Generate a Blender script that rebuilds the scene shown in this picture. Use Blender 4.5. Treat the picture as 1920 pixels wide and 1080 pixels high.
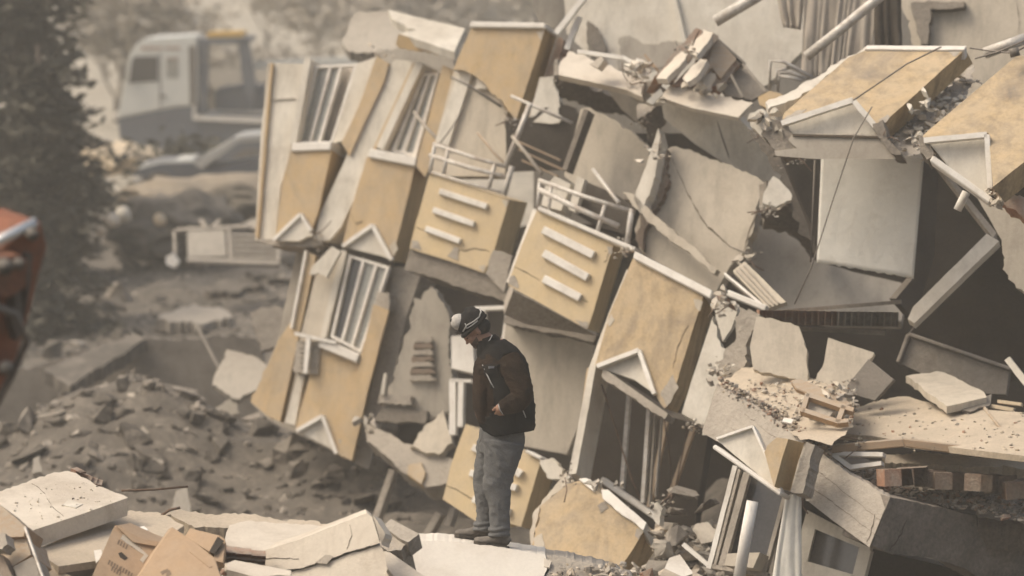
import bpy, bmesh, math, random
from mathutils import Vector, Matrix, noise
R = random.Random(7)
sc = bpy.context.scene
for o in list(bpy.data.objects): bpy.data.objects.remove(o)
COL = sc.collection
# ---------------------------------------------------------------- camera
F = 7200.0; PITCH = math.radians(6.0); CAMZ = 7.0
CA, SA = math.cos(PITCH), math.sin(PITCH)
cam = bpy.data.cameras.new('camera'); cam.lens = 135; cam.sensor_width = 36
cam.clip_start = 0.5; cam.clip_end = 6000
cam.dof.use_dof = True; cam.dof.focus_distance = 28.0; cam.dof.aperture_fstop = 1.7
camo = bpy.data.objects.new('camera', cam); COL.objects.link(camo)
camo.location = (0, 0, CAMZ); camo.rotation_euler = (math.radians(90)-PITCH, 0, 0)
sc.camera = camo
# ---------------------------------------------------------------- light
SUNV = Vector((-0.58, -0.06, 0.81)).normalized()
world = bpy.data.worlds.new('World'); sc.world = world; world.use_nodes = True
wn = world.node_tree; wn.nodes.clear()
sky = wn.nodes.new('ShaderNodeTexSky'); sky.sky_type = 'NISHITA'; sky.sun_disc = False
sky.sun_elevation = math.asin(SUNV.z); sky.sun_rotation = math.atan2(SUNV.x, SUNV.y)
sky.air_density = 1.0; sky.dust_density = 8.0; sky.ozone_density = 0.3
tint = wn.nodes.new('ShaderNodeMix'); tint.data_type = 'RGBA'; tint.blend_type = 'MULTIPLY'
tint.inputs[0].default_value = 1.0; tint.inputs[7].default_value = (1.0, 0.99, 0.935, 1)
bg = wn.nodes.new('ShaderNodeBackground'); bg.inputs[1].default_value = 0.15
wo = wn.nodes.new('ShaderNodeOutputWorld')
wn.links.new(sky.outputs[0], tint.inputs[6]); wn.links.new(tint.outputs[2], bg.inputs[0]); wn.links.new(bg.outputs[0], wo.inputs[0])
sun = bpy.data.lights.new('sun', 'SUN'); sun.energy = 0.9; sun.angle = math.radians(22); sun.color = (1.0, 0.965, 0.88)
suno = bpy.data.objects.new('sun', sun); COL.objects.link(suno)
suno.rotation_euler = SUNV.to_track_quat('Z', 'Y').to_euler(); suno.location = (0, 0, 60)
sc.view_settings.view_transform = 'Standard'; sc.view_settings.look = 'None'
sc.view_settings.gamma = 1; sc.view_settings.exposure = 0.32; sc.view_settings.use_curve_mapping = False
sc.cycles.volume_bounces = 1; sc.cycles.max_bounces = 6; sc.cycles.diffuse_bounces = 4
# ---------------------------------------------------------------- helpers
def P(px, py, d):
    xc = (px-960)/F*d; yc = -(py-540)/F*d
    return Vector((xc, d*CA + yc*SA, CAMZ - d*SA + yc*CA))

class Pl:
    """a plane in space: passes through pixel (x,y) at depth d, depth changes gx, gy metres per 100 px"""
    def __init__(s, x, y, d, gx=-0.19, gy=-0.10): s.a = (x, y, d, gx, gy)
    def depth(s, px, py):
        x, y, d, gx, gy = s.a
        return 1.0/(1.0/d - (gx*(px-x)+gy*(py-y))/100.0/d/d)
    def at(s, px, py, off=0.0): return P(px, py, s.depth(px, py)+off)
    def normal(s):
        x, y = s.a[0], s.a[1]
        n = (s.at(x+50, y)-s.at(x, y)).cross(s.at(x, y+50)-s.at(x, y)).normalized()
        if n.dot(P(x, y, 1)-P(0, 0, 0)*0-Vector((0, 0, CAMZ))) < 0: n = -n
        return n      # points away from the camera

MATS = {}
def M(name, c1, c2=None, s=1.5, rough=0.9, bump=0.35, bs=40, stain=None, sa=0.5, ss=1.2, dust=0.0, speck=0.18, stretch=None, metal=0.0, spec=0.3, drip=0):
    if name in MATS: return MATS[name]
    m = bpy.data.materials.new(name); m.use_nodes = True; nt = m.node_tree; N = nt.nodes; L = nt.links
    b = N['Principled BSDF']; b.inputs['Roughness'].default_value = rough; b.inputs['Metallic'].default_value = metal
    b.inputs['Specular IOR Level'].default_value = spec
    tc = N.new('ShaderNodeTexCoord'); vec = tc.outputs['Object']
    if stretch:
        mp = N.new('ShaderNodeMapping'); mp.inputs['Scale'].default_value = stretch; L.new(vec, mp.inputs[0]); vec = mp.outputs[0]
    def nz(scale, det=6, ro=0.6, dist=0.0):
        n = N.new('ShaderNodeTexNoise'); n.inputs['Scale'].default_value = scale; n.inputs['Detail'].default_value = det
        n.inputs['Roughness'].default_value = ro; n.inputs['Distortion'].default_value = dist; L.new(vec, n.inputs['Vector']); return n.outputs['Fac']
    def mr(v, a, b_, c=0, d=1):
        n = N.new('ShaderNodeMapRange'); n.inputs[1].default_value = a; n.inputs[2].default_value = b_; n.inputs[3].default_value = c; n.inputs[4].default_value = d
        L.new(v, n.inputs[0]); return n.outputs[0]
    def mix(f, a, b_, bt='MIX'):
        n = N.new('ShaderNodeMix'); n.data_type = 'RGBA'; n.blend_type = bt
        if hasattr(f, 'links'): L.new(f, n.inputs[0])
        else: n.inputs[0].default_value = f
        for k, v in ((6, a), (7, b_)):
            if hasattr(v, 'links'): L.new(v, n.inputs[k])
            else: n.inputs[k].default_value = (*v, 1)
        return n.outputs[2]
    c2 = c2 or tuple(x*0.78 for x in c1)
    big = nz(s, 7, 0.62); fine = nz(bs, 5, 0.65)
    col = mix(mr(big, 0.36, 0.66), c1, c2)
    if stain:
        st = nz(ss, 8, 0.68, 0.6); col = mix(mr(st, 0.48, 0.68, 0, sa), col, stain)
    if drip:      # rain streaks and scuffs
        mp2 = N.new('ShaderNodeMapping'); mp2.inputs['Scale'].default_value = (5, 5, .7); mp2.inputs['Rotation'].default_value = (0, .35, 0); L.new(vec, mp2.inputs[0])
        n2 = N.new('ShaderNodeTexNoise'); n2.inputs['Scale'].default_value = 1.6; n2.inputs['Detail'].default_value = 8; n2.inputs['Roughness'].default_value = .7; L.new(mp2.outputs[0], n2.inputs['Vector'])
        col = mix(mr(n2.outputs['Fac'], 0.48, 0.75, 0, drip), col, tuple(x*.45 for x in c2))
    sp = mr(fine, 0.3, 0.7, 1-speck, 1+speck)
    cm = N.new('ShaderNodeCombineColor')
    for k in range(3): L.new(sp, cm.inputs[k])
    col = mix(1.0, col, cm.outputs[0], 'MULTIPLY')
    if dust > 0:
        g = N.new('ShaderNodeNewGeometry'); sx = N.new('ShaderNodeSeparateXYZ'); L.new(g.outputs['Normal'], sx.inputs[0])
        u = mr(sx.outputs[2], -0.15, 0.45, 0, dust)  # dust by facing; on tan walls it also paints fronts lighter than shaded sides
        dust_shade = N.new('ShaderNodeMath'); dust_shade.operation = 'MULTIPLY'; L.new(u, dust_shade.inputs[0]); L.new(mr(nz(4, 6, 0.7), 0.3, 0.6, 0.35, 1.0), dust_shade.inputs[1])
        col = mix(dust_shade.outputs[0], col, (0.45, 0.40, 0.335))
    L.new(col, b.inputs['Base Color'])
    bp = N.new('ShaderNodeBump'); bp.inputs['Strength'].default_value = bump; bp.inputs['Distance'].default_value = 0.02
    ad = N.new('ShaderNodeMath'); ad.operation = 'ADD'; L.new(big, ad.inputs[0]); L.new(fine, ad.inputs[1]); L.new(ad.outputs[0], bp.inputs['Height'])
    L.new(bp.outputs[0], b.inputs['Normal'])
    MATS[name] = m; return m

TAN = M('tan_render', (0.54, 0.375, 0.18), (0.46, 0.32, 0.155), s=1.3, stain=(0.27, 0.21, 0.135), sa=0.7, ss=1.5, dust=0.65, drip=.5, speck=0.08, bump=0.2)  # dust here also stands for light: paler fronts, deeper-toned shaded sides
TAN2 = M('stained_tan_render', (0.50, 0.365, 0.20), (0.42, 0.31, 0.175), s=1.1, stain=(0.155, 0.12, 0.085), sa=1.0, ss=1.7, dust=0.35, drip=.9, speck=0.12, bump=0.25)
YEL = M('yellow_render', (0.62, 0.48, 0.27), (0.55, 0.42, 0.24), s=1.3, drip=.3, stain=(0.33, 0.26, 0.17), sa=0.5, ss=1.6, dust=0.5, speck=0.06, bump=0.15)
WHT = M('white_paint', (0.68, 0.64, 0.56), (0.57, 0.53, 0.45), s=2, drip=.5, stain=(0.35, 0.30, 0.24), sa=0.45, ss=2.5, dust=0.3, speck=0.06, bump=0.12)
TRIM = M('white_trim', (0.74, 0.71, 0.65), (0.64, 0.60, 0.54), s=3, stain=(0.36, 0.31, 0.25), sa=0.4, ss=5, speck=0.05, bump=0.08, rough=0.6)
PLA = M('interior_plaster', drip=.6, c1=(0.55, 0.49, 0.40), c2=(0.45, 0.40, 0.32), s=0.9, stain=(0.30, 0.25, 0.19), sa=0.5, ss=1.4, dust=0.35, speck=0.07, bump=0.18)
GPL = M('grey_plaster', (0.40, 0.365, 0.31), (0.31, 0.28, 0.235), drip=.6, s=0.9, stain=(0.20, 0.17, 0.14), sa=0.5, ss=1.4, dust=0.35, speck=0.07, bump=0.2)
DPL = M('shade_plaster', (0.045, 0.035, 0.026), (0.028, 0.022, 0.017), s=0.9, stain=(0.06, 0.05, 0.04), sa=0.6, ss=1.4, dust=0.2)  # near-black plaster: shade of the deep gaps put into the colour
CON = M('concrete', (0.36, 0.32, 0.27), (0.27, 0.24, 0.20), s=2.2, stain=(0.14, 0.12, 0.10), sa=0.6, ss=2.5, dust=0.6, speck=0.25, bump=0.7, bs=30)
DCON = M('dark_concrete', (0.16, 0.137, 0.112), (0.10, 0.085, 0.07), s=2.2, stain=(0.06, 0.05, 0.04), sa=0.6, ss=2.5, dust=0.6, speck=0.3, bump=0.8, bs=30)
CREAM = M('cream_slab', (0.62, 0.56, 0.47), (0.54, 0.48, 0.40), s=2.2, stain=(0.36, 0.30, 0.23), sa=0.6, ss=2.6, dust=0.3, speck=0.06, bump=0.25)
SAND = M('dusty_floor', (0.50, 0.42, 0.32), (0.42, 0.35, 0.26), s=2.0, stain=(0.28, 0.23, 0.17), sa=0.5, ss=3.0, dust=0.3, speck=0.15, bump=0.4)
BRK = M('red_brick', (0.34, 0.17, 0.10), (0.27, 0.14, 0.085), s=4, stain=(0.45, 0.39, 0.31), sa=0.7, ss=5, dust=0.7, speck=0.2, bump=0.6)
DBRK = M('dark_brick', (0.17, 0.11, 0.075), (0.12, 0.085, 0.06), s=4, stain=(0.22, 0.19, 0.15), sa=0.6, ss=5, dust=0.4, speck=0.2, bump=0.6)  # darker and browner than the red brick
DARK = M('hole_shade', (0.035, 0.030, 0.025), (0.05, 0.042, 0.034), s=2, rough=1)  # flat near-black painting the shade inside box holes
WOOD = M('dusty_wood', (0.36, 0.24, 0.14), (0.27, 0.18, 0.10), s=4, stretch=(1, 8, 8), dust=0.7, bump=0.3)
PALEW = M('pale_wood', (0.62, 0.50, 0.34), (0.52, 0.41, 0.27), s=4, dust=0.4, bump=0.3)
CARD = M('cardboard', (0.40, 0.27, 0.16), (0.34, 0.225, 0.13), s=3, stain=(0.25, 0.16, 0.09), sa=0.5, ss=4, dust=0.25, speck=0.06, bump=0.1)
PRINT = M('box_print', (0.22, 0.16, 0.11), s=3)
STEEL = M('painted_steel', (0.60, 0.57, 0.52), (0.46, 0.42, 0.37), s=12, rough=0.5, stain=(0.24, 0.16, 0.10), sa=0.5, ss=9, bump=0.1, metal=0.1)
DSTL = M('dark_steel', (0.12, 0.105, 0.09), (0.08, 0.07, 0.06), s=8, rough=0.6, dust=0.4)
RUST = M('rusty_bar', (0.17, 0.11, 0.075), (0.11, 0.08, 0.06), s=12, rough=0.8)
GLASS = M('dusty_glass', (0.30, 0.30, 0.27), (0.22, 0.22, 0.20), s=2, rough=0.25, spec=0.6, stain=(0.42, 0.38, 0.32), sa=0.7, ss=2, bump=0.02)
DGL = M('dark_glass', (0.07, 0.065, 0.06), (0.05, 0.045, 0.04), s=2, rough=0.15, spec=0.6, bump=0.02)
CURT = M('curtain_cloth', (0.44, 0.39, 0.33), (0.36, 0.32, 0.27), s=3, rough=1, bump=0.2, bs=120)
LINEN = M('pale_cloth', (0.72, 0.70, 0.64), (0.66, 0.64, 0.58), s=2, rough=1, bump=0.25, bs=20, stain=(0.42, 0.38, 0.32), sa=0.4, ss=3, speck=0.03)
BLUE = M('truck_blue', (0.10, 0.115, 0.14), (0.08, 0.09, 0.11), s=2, rough=0.5, dust=0.3)
TWH = M('truck_white', (0.62, 0.62, 0.58), (0.56, 0.56, 0.52), s=2, rough=0.35, spec=0.5, speck=0.03, bump=0.03)
ORNG = M('digger_orange', (0.26, 0.10, 0.055), (0.17, 0.085, 0.055), s=3, stain=(0.12, 0.085, 0.06), sa=0.7, ss=3, rough=0.7)
SOIL = M('rubble_soil', (0.088, 0.076, 0.062), (0.045, 0.039, 0.032), s=0.8, stain=(0.22, 0.19, 0.155), sa=0.7, ss=2.2, dust=0.15, speck=0.3, bump=1.0, bs=12)
GRND = M('dusty_ground', (0.30, 0.25, 0.19), (0.20, 0.17, 0.13), s=0.15, stain=(0.10, 0.09, 0.07), sa=0.7, ss=0.3, speck=0.2, bump=0.8, bs=6)
CRACK = M('crack_shadow', (0.09, 0.07, 0.05), s=3)
YLAMP = M('beacon_yellow', (0.60, 0.38, 0.08), s=3, rough=0.4)
BARK = M('bark', (0.09, 0.07, 0.055), s=6)
CONIF = M('conifer_needles', (0.075, 0.068, 0.048), (0.035, 0.034, 0.025), s=.8, rough=0.8)
TWIG = M('bare_twigs', (0.40, 0.36, 0.30), (0.30, 0.265, 0.22), s=1)  # twig colour lightened to stand in for background haze

def thing(name, label, cat, loc, group=None, kind=None):
    o = bpy.data.objects.new(name, None); COL.objects.link(o); o.location = loc
    o.empty_display_size = 0.2
    if kind: o['kind'] = kind
    else: o['label'] = label; o['category'] = cat
    if group: o['group'] = group
    return o
def org(parent):
    v = Vector((0, 0, 0)); p = parent
    while p is not None: v = v + p.location; p = p.parent
    return v
def link(name, bm, mats, parent=None, smooth=False, label=None, loc=None):
    bmesh.ops.recalc_face_normals(bm, faces=bm.faces)
    o0 = org(parent)
    if parent is None and loc is not None: o0 = Vector(loc)
    bmesh.ops.translate(bm, vec=-o0, verts=bm.verts)
    me = bpy.data.meshes.new(name); bm.to_mesh(me); bm.free()
    if smooth:
        for p in me.polygons: p.use_smooth = True
    for m in (mats if isinstance(mats, (list, tuple)) else [mats]): me.materials.append(m)
    o = bpy.data.objects.new(name, me); COL.objects.link(o)
    if parent: o.parent = parent
    elif loc is not None: o.location = o0
    if label: o['label'] = label
    return o
def tag(o, label, cat, group=None):
    o['label'] = label; o['category'] = cat
    if group: o['group'] = group
    return o
def jagp(pts, jag, amp=3.0, step=7.0):
    """roughen the listed edges of a pixel polygon into a fracture line"""
    out = []; n = len(pts)
    for i in range(n):
        a, b = pts[i], pts[(i+1) % n]; out.append(a)
        if jag == 'all' or i in jag:
            L = math.hypot(b[0]-a[0], b[1]-a[1]); k = max(2, int(L/step)); nx, ny = -(b[1]-a[1])/L, (b[0]-a[0])/L
            drift = 0
            for j in range(1, k):
                t = (j+R.uniform(-.3, .3))/k; drift = drift*0.6+R.uniform(-amp, amp)
                out.append((a[0]+(b[0]-a[0])*t+nx*drift, a[1]+(b[1]-a[1])*t+ny*drift))
    return out
def prism_bm(bm, pts, pl, t=0.1, off=0.0, ext=None):
    fr = [pl.at(x, y, off) for x, y in pts]
    if ext is not None:
        bk = [P(x+ext[0], y+ext[1], pl.depth(x, y)+off+ext[2]) for x, y in pts]
    else:
        n = pl.normal()*t; bk = [p+n for p in fr]
    vf = [bm.verts.new(p) for p in fr]; vb = [bm.verts.new(p) for p in bk]
    bm.faces.new(vf); bm.faces.new(vb[::-1]); k = len(pts)
    for i in range(k): bm.faces.new((vf[i], vb[i], vb[(i+1) % k], vf[(i+1) % k]))
def slab(name, pts, pl, mat, parent=None, t=0.1, off=0.0, ext=None, jag=(), amp=3.0, step=7.0, bev=0.0, label=None, tg=None):
    if jag: pts = jagp(pts, jag, amp, step)
    if not bev and t > .02 and len(pts) < 40 and mat in (TAN, TAN2, YEL, WHT, TRIM, PLA, GPL, CREAM): pts = jagp(pts, 'all', .35, 11)
    bm = bmesh.new(); prism_bm(bm, pts, pl, t, off, ext)
    bmesh.ops.recalc_face_normals(bm, faces=bm.faces)
    if bev: bmesh.ops.bevel(bm, geom=list(bm.edges), offset=bev, segments=1, affect='EDGES', clamp_overlap=True)
    loc = pl.at(sum(p[0] for p in pts)/len(pts), max(p[1] for p in pts), off) if parent is None else None
    o = link(name, bm, mat, parent, label=label, loc=loc)
    if tg: tag(o, *tg)
    return o
def barp(a, b, w):
    L = math.hypot(b[0]-a[0], b[1]-a[1]) or 1; nx, ny = -(b[1]-a[1])/L*w/2, (b[0]-a[0])/L*w/2
    return [(a[0]-nx, a[1]-ny), (b[0]-nx, b[1]-ny), (b[0]+nx, b[1]+ny), (a[0]+nx, a[1]+ny)]
def bar(name, a, b, w, pl, mat, parent=None, t=0.05, off=-0.03, ext=None, tg=None, bev=0.0, label=None):
    return slab(name, barp(a, b, w), pl, mat, parent, t=t, off=off, ext=ext, tg=tg, bev=bev, label=label)
def tube_bm(bm, pts, r, seg=8, r2=None):
    rings = []; n = len(pts)
    for i, p in enumerate(pts):
        d = (pts[min(i+1, n-1)]-pts[max(i-1, 0)]).normalized()
        u = d.cross(Vector((0.13, 0.31, 0.94))).normalized(); v = d.cross(u)
        rr = r if r2 is None else r+(r2-r)*i/max(1, n-1)
        rings.append([bm.verts.new(p+(u*math.cos(2*math.pi*k/seg)+v*math.sin(2*math.pi*k/seg))*rr) for k in range(seg)])
    for a, b in zip(rings, rings[1:]):
        for k in range(seg): bm.faces.new((a[k], a[(k+1) % seg], b[(k+1) % seg], b[k]))
    bm.faces.new(rings[0][::-1]); bm.faces.new(rings[-1])
def tube(name, pts, r, mat, parent=None, seg=8, tg=None, smooth=True):
    """pts: list of (px,py,depth)"""
    w = [P(*p) for p in pts]; bm = bmesh.new(); tube_bm(bm, w, r, seg)
    o = link(name, bm, mat, parent, smooth, loc=None if parent else min(w, key=lambda q: q.z))
    if tg: tag(o, *tg)
    return o
def crackline(pts, pl, parent, w=2.2, off=-0.004, t=0.003):
    bm = bmesh.new(); q = jagp(pts+pts[::-1][1:-1] if 0 else pts, ())
    fine = []
    for a, b in zip(pts, pts[1:]):
        L = math.hypot(b[0]-a[0], b[1]-a[1]); k = max(1, int(L/8))
        for j in range(k):
            s = j/k; fine.append((a[0]+(b[0]-a[0])*s+R.uniform(-1.6, 1.6), a[1]+(b[1]-a[1])*s+R.uniform(-1.6, 1.6)))
    fine.append(pts[-1]); n = len(fine)
    up, dn = [], []
    for i, p in enumerate(fine):
        ww = w*(0.35+0.65*math.sin(math.pi*min(0.9, max(0.1, i/(n-1)))))*R.uniform(.6, 1.2)/2
        up.append((p[0]-ww*0.3, p[1]-ww)); dn.append((p[0]+ww*0.3, p[1]+ww))
    prism_bm(bm, up+dn[::-1], pl, t, off)
    return link('crack', bm, CRACK, parent)
def quadf(q):
    def f(u, v):
        a = (q[0][0]+(q[1][0]-q[0][0])*u, q[0][1]+(q[1][1]-q[0][1])*u); b = (q[3][0]+(q[2][0]-q[3][0])*u, q[3][1]+(q[2][1]-q[3][1])*u)
        return (a[0]+(b[0]-a[0])*v, a[1]+(b[1]-a[1])*v)
    return f
def window(parent, q, pl, fw=7, mull=(0.5,), panes=None, off=0.0, glass=GLASS, curt=None, name='window'):
    """q: TL TR BR BL pixels. frame part with panes as sub-parts, bars, curtain"""
    f = quadf(q); bm = bmesh.new()
    W = math.hypot(q[1][0]-q[0][0], q[1][1]-q[0][1]); H = math.hypot(q[3][0]-q[0][0], q[3][1]-q[0][1]); fu, fv = fw/W, fw/H
    def rect(u0, v0, u1, v1): return [f(u0, v0), f(u1, v0), f(u1, v1), f(u0, v1)]
    for r in ((0, 0, 1, fv), (0, 1-fv, 1, 1), (0, fv, fu, 1-fv), (1-fu, fv, 1, 1-fv)):
        prism_bm(bm, rect(*r), pl, 0.07, off-0.035)
    for m in mull: prism_bm(bm, rect(m-fu*0.55, fv, m+fu*0.55, 1-fv), pl, 0.06, off-0.03)
    fr = link(name, bm, TRIM, parent)
    es = [0]+list(mull)+[1]
    for i, (a, b) in enumerate(zip(es, es[1:])):
        if panes and not panes[i]: continue
        r = rect(a+fu*0.4, fv*0.6, b-fu*0.4, 1-fv*0.6)
        if parent.parent is None:
            slab('pane', r, pl, glass if not isinstance(glass, list) else glass[i], fr, t=0.012, off=off+0.012)
    if curt:
        u0, u1, v0, v1 = curt; cloth('curtain', [f(u0, v0), f(u1, v0), f(u1, v1), f(u0, v1)], pl, CURT, fr, off=off+0.16, folds=max(4, int((u1-u0)*9)), amp=0.014)
    return fr
def cloth(name, q, pl, mat, parent=None, off=0.0, folds=6, amp=0.04, nu=None, nv=10, tg=None, t=0.008, ragged=0.0):
    f = quadf(q); nu = nu or folds*6; bm = bmesh.new(); g = []
    n = -pl.normal(); ph = R.uniform(0, 6)
    for j in range(nv+1):
        row = []
        for i in range(nu+1):
            u, v = i/nu, j/nv; vv = v
            if ragged and j == nv: vv = v+R.uniform(-ragged, ragged)
            w = math.sin((u+.35*noise.noise(Vector((u*2.3+ph,0,v*.3))))*folds*2*math.pi+ph+0.6*math.sin(v*3))*amp*(.6+.8*abs(noise.noise(Vector((u*4+ph,5,0)))))+noise.noise(Vector((u*5+ph, v*3, 1)))*amp*1.2
            row.append(bm.verts.new(pl.at(*f(u, vv), off)+n*w*(0.4+0.6*v)))
        g.append(row)
    for j in range(nv):
        for i in range(nu): bm.faces.new((g[j][i], g[j][i+1], g[j+1][i+1], g[j+1][i]))
    o = link(name, bm, mat, parent, True, loc=None if parent else pl.at(*f(.5, 1), off))
    md = o.modifiers.new('thickness', 'SOLIDIFY'); md.thickness = t
    if tg: tag(o, *tg)
    return o
def chev(pts, w, pl, parent, name='pediment_trim', off=-0.05, t=0.06, mat=None):
    for a, b in zip(pts, pts[1:]): bar(name, a, b, w, pl, mat or TRIM, parent, t=t, off=off)
# broken lumps
CH = {}
def chunk_mesh(mat, var, detail=False):
    k = (mat.name, var, detail)
    if k in CH: return CH[k]
    r = random.Random(var*31+5); bm = bmesh.new()
    fl = (1, 1, 1) if var % 3 else (1.3, 1.0, 0.28)
    for _ in range(13):
        v = Vector((r.uniform(-1, 1), r.uniform(-1, 1), r.uniform(-1, 1)))
        v = v/max(abs(v.x), abs(v.y), abs(v.z))*r.uniform(.75, 1)
        bm.verts.new((v.x*.5*fl[0], v.y*.5*fl[1], v.z*.5*fl[2]))
    h = bmesh.ops.convex_hull(bm, input=bm.verts); bmesh.ops.delete(bm, geom=list({e for e in h['geom_unused']+h['geom_interior'] if isinstance(e, bmesh.types.BMVert)}), context='VERTS')
    if detail:
        bmesh.ops.subdivide_edges(bm, edges=bm.edges, cuts=2, use_grid_fill=True); bmesh.ops.triangulate(bm, faces=bm.faces)
        for v in bm.verts: v.co *= 1+.16*noise.noise(v.co*3.1+Vector((var*7, 0, 0)))+.10*noise.noise(v.co*8+Vector((var*3, 1, 0)))
    bmesh.ops.recalc_face_normals(bm, faces=bm.faces)
    me = bpy.data.meshes.new('concrete_chunk'); bm.to_mesh(me); bm.free(); me.materials.append(mat); CH[k] = me; return me
def chunk(parent, w, size, mat, var=None, rot=None, name='concrete_chunk'):
    var = R.randrange(9) if var is None else var
    o = bpy.data.objects.new(name, chunk_mesh(mat, var, True)); COL.objects.link(o)
    o.parent = parent; o.location = Vector(w)-org(parent); o.scale = (size*R.uniform(.8, 1.3), size*R.uniform(.7, 1.1), size*R.uniform(.6, 1.0))
    o.rotation_euler = rot or (R.uniform(-.6, .6), R.uniform(-.6, .6), R.uniform(0, 6.28)); return o
def debris(name, spots, sizes, mats, parent=None, label=None):
    """many crumbs in one mesh"""
    bm = bmesh.new()
    for w in spots:
        s = R.choice(sizes)*R.uniform(.6, 1.4); k = R.randrange(len(mats)); me = chunk_mesh(mats[k], R.randrange(9))
        mt = Matrix.Translation(w) @ Matrix.Rotation(R.uniform(0, 6.28), 4, 'Z') @ Matrix.Rotation(R.uniform(-.9, .9), 4, 'X') @ Matrix.Diagonal((s*R.uniform(.8, 1.5), s, s*R.uniform(.5, 1), 1))
        vs = [bm.verts.new(mt @ v.co) for v in me.vertices]
        for p in me.polygons:
            f = bm.faces.new([vs[i] for i in p.vertices]); f.material_index = k
    o = link(name, bm, mats, parent, loc=None if parent else spots[0]); o['kind'] = 'stuff'
    if label: o['label'] = label
    return o
# hollow clay brick
def brick_mesh(mat):
    k = ('hb', mat.name)
    if k in CH: return CH[k]
    bm = bmesh.new(); sx, sy, sz = .19, .24, .135; nx, nz = 3, 2
    bmesh.ops.create_cube(bm, size=1, matrix=Matrix.Diagonal((sx, sy, sz, 1)))
    fr = [f for f in bm.faces if f.normal.y < -.9][0]; bmesh.ops.delete(bm, geom=[fr], context='FACES_ONLY')
    g = [[bm.verts.new((-sx/2+sx*i/nx, -sy/2, -sz/2+sz*j/nz)) for i in range(nx+1)] for j in range(nz+1)]
    cells = [bm.faces.new((g[j][i], g[j][i+1], g[j+1][i+1], g[j+1][i])) for j in range(nz) for i in range(nx)]
    bmesh.ops.inset_individual(bm, faces=cells, thickness=0.009)
    ex = bmesh.ops.extrude_discrete_faces(bm, faces=cells)
    for f in ex['faces']:
        bmesh.ops.translate(bm, vec=(0, .1, 0), verts=f.verts)
    bmesh.ops.remove_doubles(bm, verts=bm.verts, dist=0.0005)
    bmesh.ops.recalc_face_normals(bm, faces=bm.faces)
    me = bpy.data.meshes.new('hollow_brick'); bm.to_mesh(me); bm.free(); me.materials.append(mat); CH[k] = me; return me
def brick(parent, w, rot, mat=BRK, s=1.0, tg=None):
    o = bpy.data.objects.new('hollow_brick', brick_mesh(mat)); COL.objects.link(o)
    if parent: o.parent = parent; o.location = Vector(w)-org(parent)
    else: o.location = w
    o.rotation_euler = rot; o.scale = (s, s, s)
    if tg: tag(o, *tg)
    return o
# ================================================================ SETTING
def fbm(x, y, s, o=4):
    v = 0; a = 1
    for i in range(o): v += a*noise.noise(Vector((x*s, y*s, 3.7+i*9))); a *= .5; s *= 2.1
    return v
def sm(a, b, x):
    t = min(1, max(0, (x-a)/(b-a))); return t*t*(3-2*t)
HILLS = [(-4.3, 44.0, 1.25, 1.7, 1.6), (-1.6, 43.0, 0.75, 1.1, 1.0), (-2.9, 47.5, 0.5, 1.3, 1.5), (-7.5, 46, 0.7, 1.6, 2.0), (-1.9, 57.5, .45, 2.2, 4.5), (-2.5, 70, .5, 5, 6)]
def gz(x, y):
    z = 0.0
    for hx, hy, h, sx, sy in HILLS: z += h*math.exp(-((x-hx)/sx)**2-((y-hy)/sy)**2)
    z += 1.9*(1-sm(27.6, 30.5, y))*sm(-30, -12, x) if y < 31 else 0          # heap near the man
    z -= 1.7*math.exp(-((x+5.0)/3.2)**2-((y-52)/3.2)**2)             # pit with a foundation wall
    z += 1.0*sm(0.8, 2.4, x)*sm(29.5, 31, y)*(1-sm(40, 60, y))       # rubble the right part of the building lies on
    near = 1-sm(75, 110, y)
    z += near*(0.15*fbm(x, y, 1.1, 5)+(0.20*abs(fbm(x, y, .8, 4)) if y > 31 else 0))+(1-near)*0.25*fbm(x, y, .06, 3)
    z += 9*sm(230, 700, y)
    return z
def sheet(name, xs, ys, mat, dz=0.0):
    bm = bmesh.new(); g = [[bm.verts.new((x, y, gz(x, y)+dz)) for x in xs] for y in ys]
    for j in range(len(ys)-1):
        for i in range(len(xs)-1): bm.faces.new((g[j][i], g[j][i+1], g[j+1][i+1], g[j+1][i]))
    o = link(name, bm, mat, None, True); o['kind'] = 'structure'; return o
def spaced(a, b, st): 
    n = int((b-a)/st); return [a+(b-a)*i/n for i in range(n+1)]
xs = [-900, -500, -250, -120, -60, -30, -18]+spaced(-12, 12, 0.16)+[18, 30, 60, 120, 250, 500, 900]
ys = [-40, 0, 12, 20]+spaced(24, 66, 0.16)+spaced(67, 120, 1.2)+[130, 150, 180, 220, 260, 320, 400, 520, 700, 1000, 1400]
g_ = sheet('ground', xs, ys, SOIL)
HAZEGRND = M('haze_pale_ground', (0.42, 0.38, 0.31), (0.27, 0.24, 0.19), s=.25, stain=(.16, .14, .11), sa=.7, ss=.5, speck=.2, bump=.8, bs=5)
g_.data.materials.append(HAZEGRND)
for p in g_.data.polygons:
    if p.center.y > 78+9*noise.noise(p.center*.4): p.material_index = 1  # far ground turned paler, haze painted into its colour
# haze
bm = bmesh.new(); bmesh.ops.create_cube(bm, size=1, matrix=Matrix.Translation((0, 680, 12.0)) @ Matrix.Diagonal((1820, 1460, 34, 1)))
hz = bpy.data.materials.new('haze_air'); hz.use_nodes = True; hz.node_tree.nodes.clear()
pv = hz.node_tree.nodes.new('ShaderNodeVolumePrincipled'); mo = hz.node_tree.nodes.new('ShaderNodeOutputMaterial')
pv.inputs['Color'].default_value = (0.96, 0.94, 0.87, 1); pv.inputs['Density'].default_value = 0.0022; pv.inputs['Anisotropy'].default_value = 0.2
hz.node_tree.links.new(pv.outputs[0], mo.inputs['Volume'])
ho = link('haze', bm, hz); ho['kind'] = 'stuff'

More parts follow.
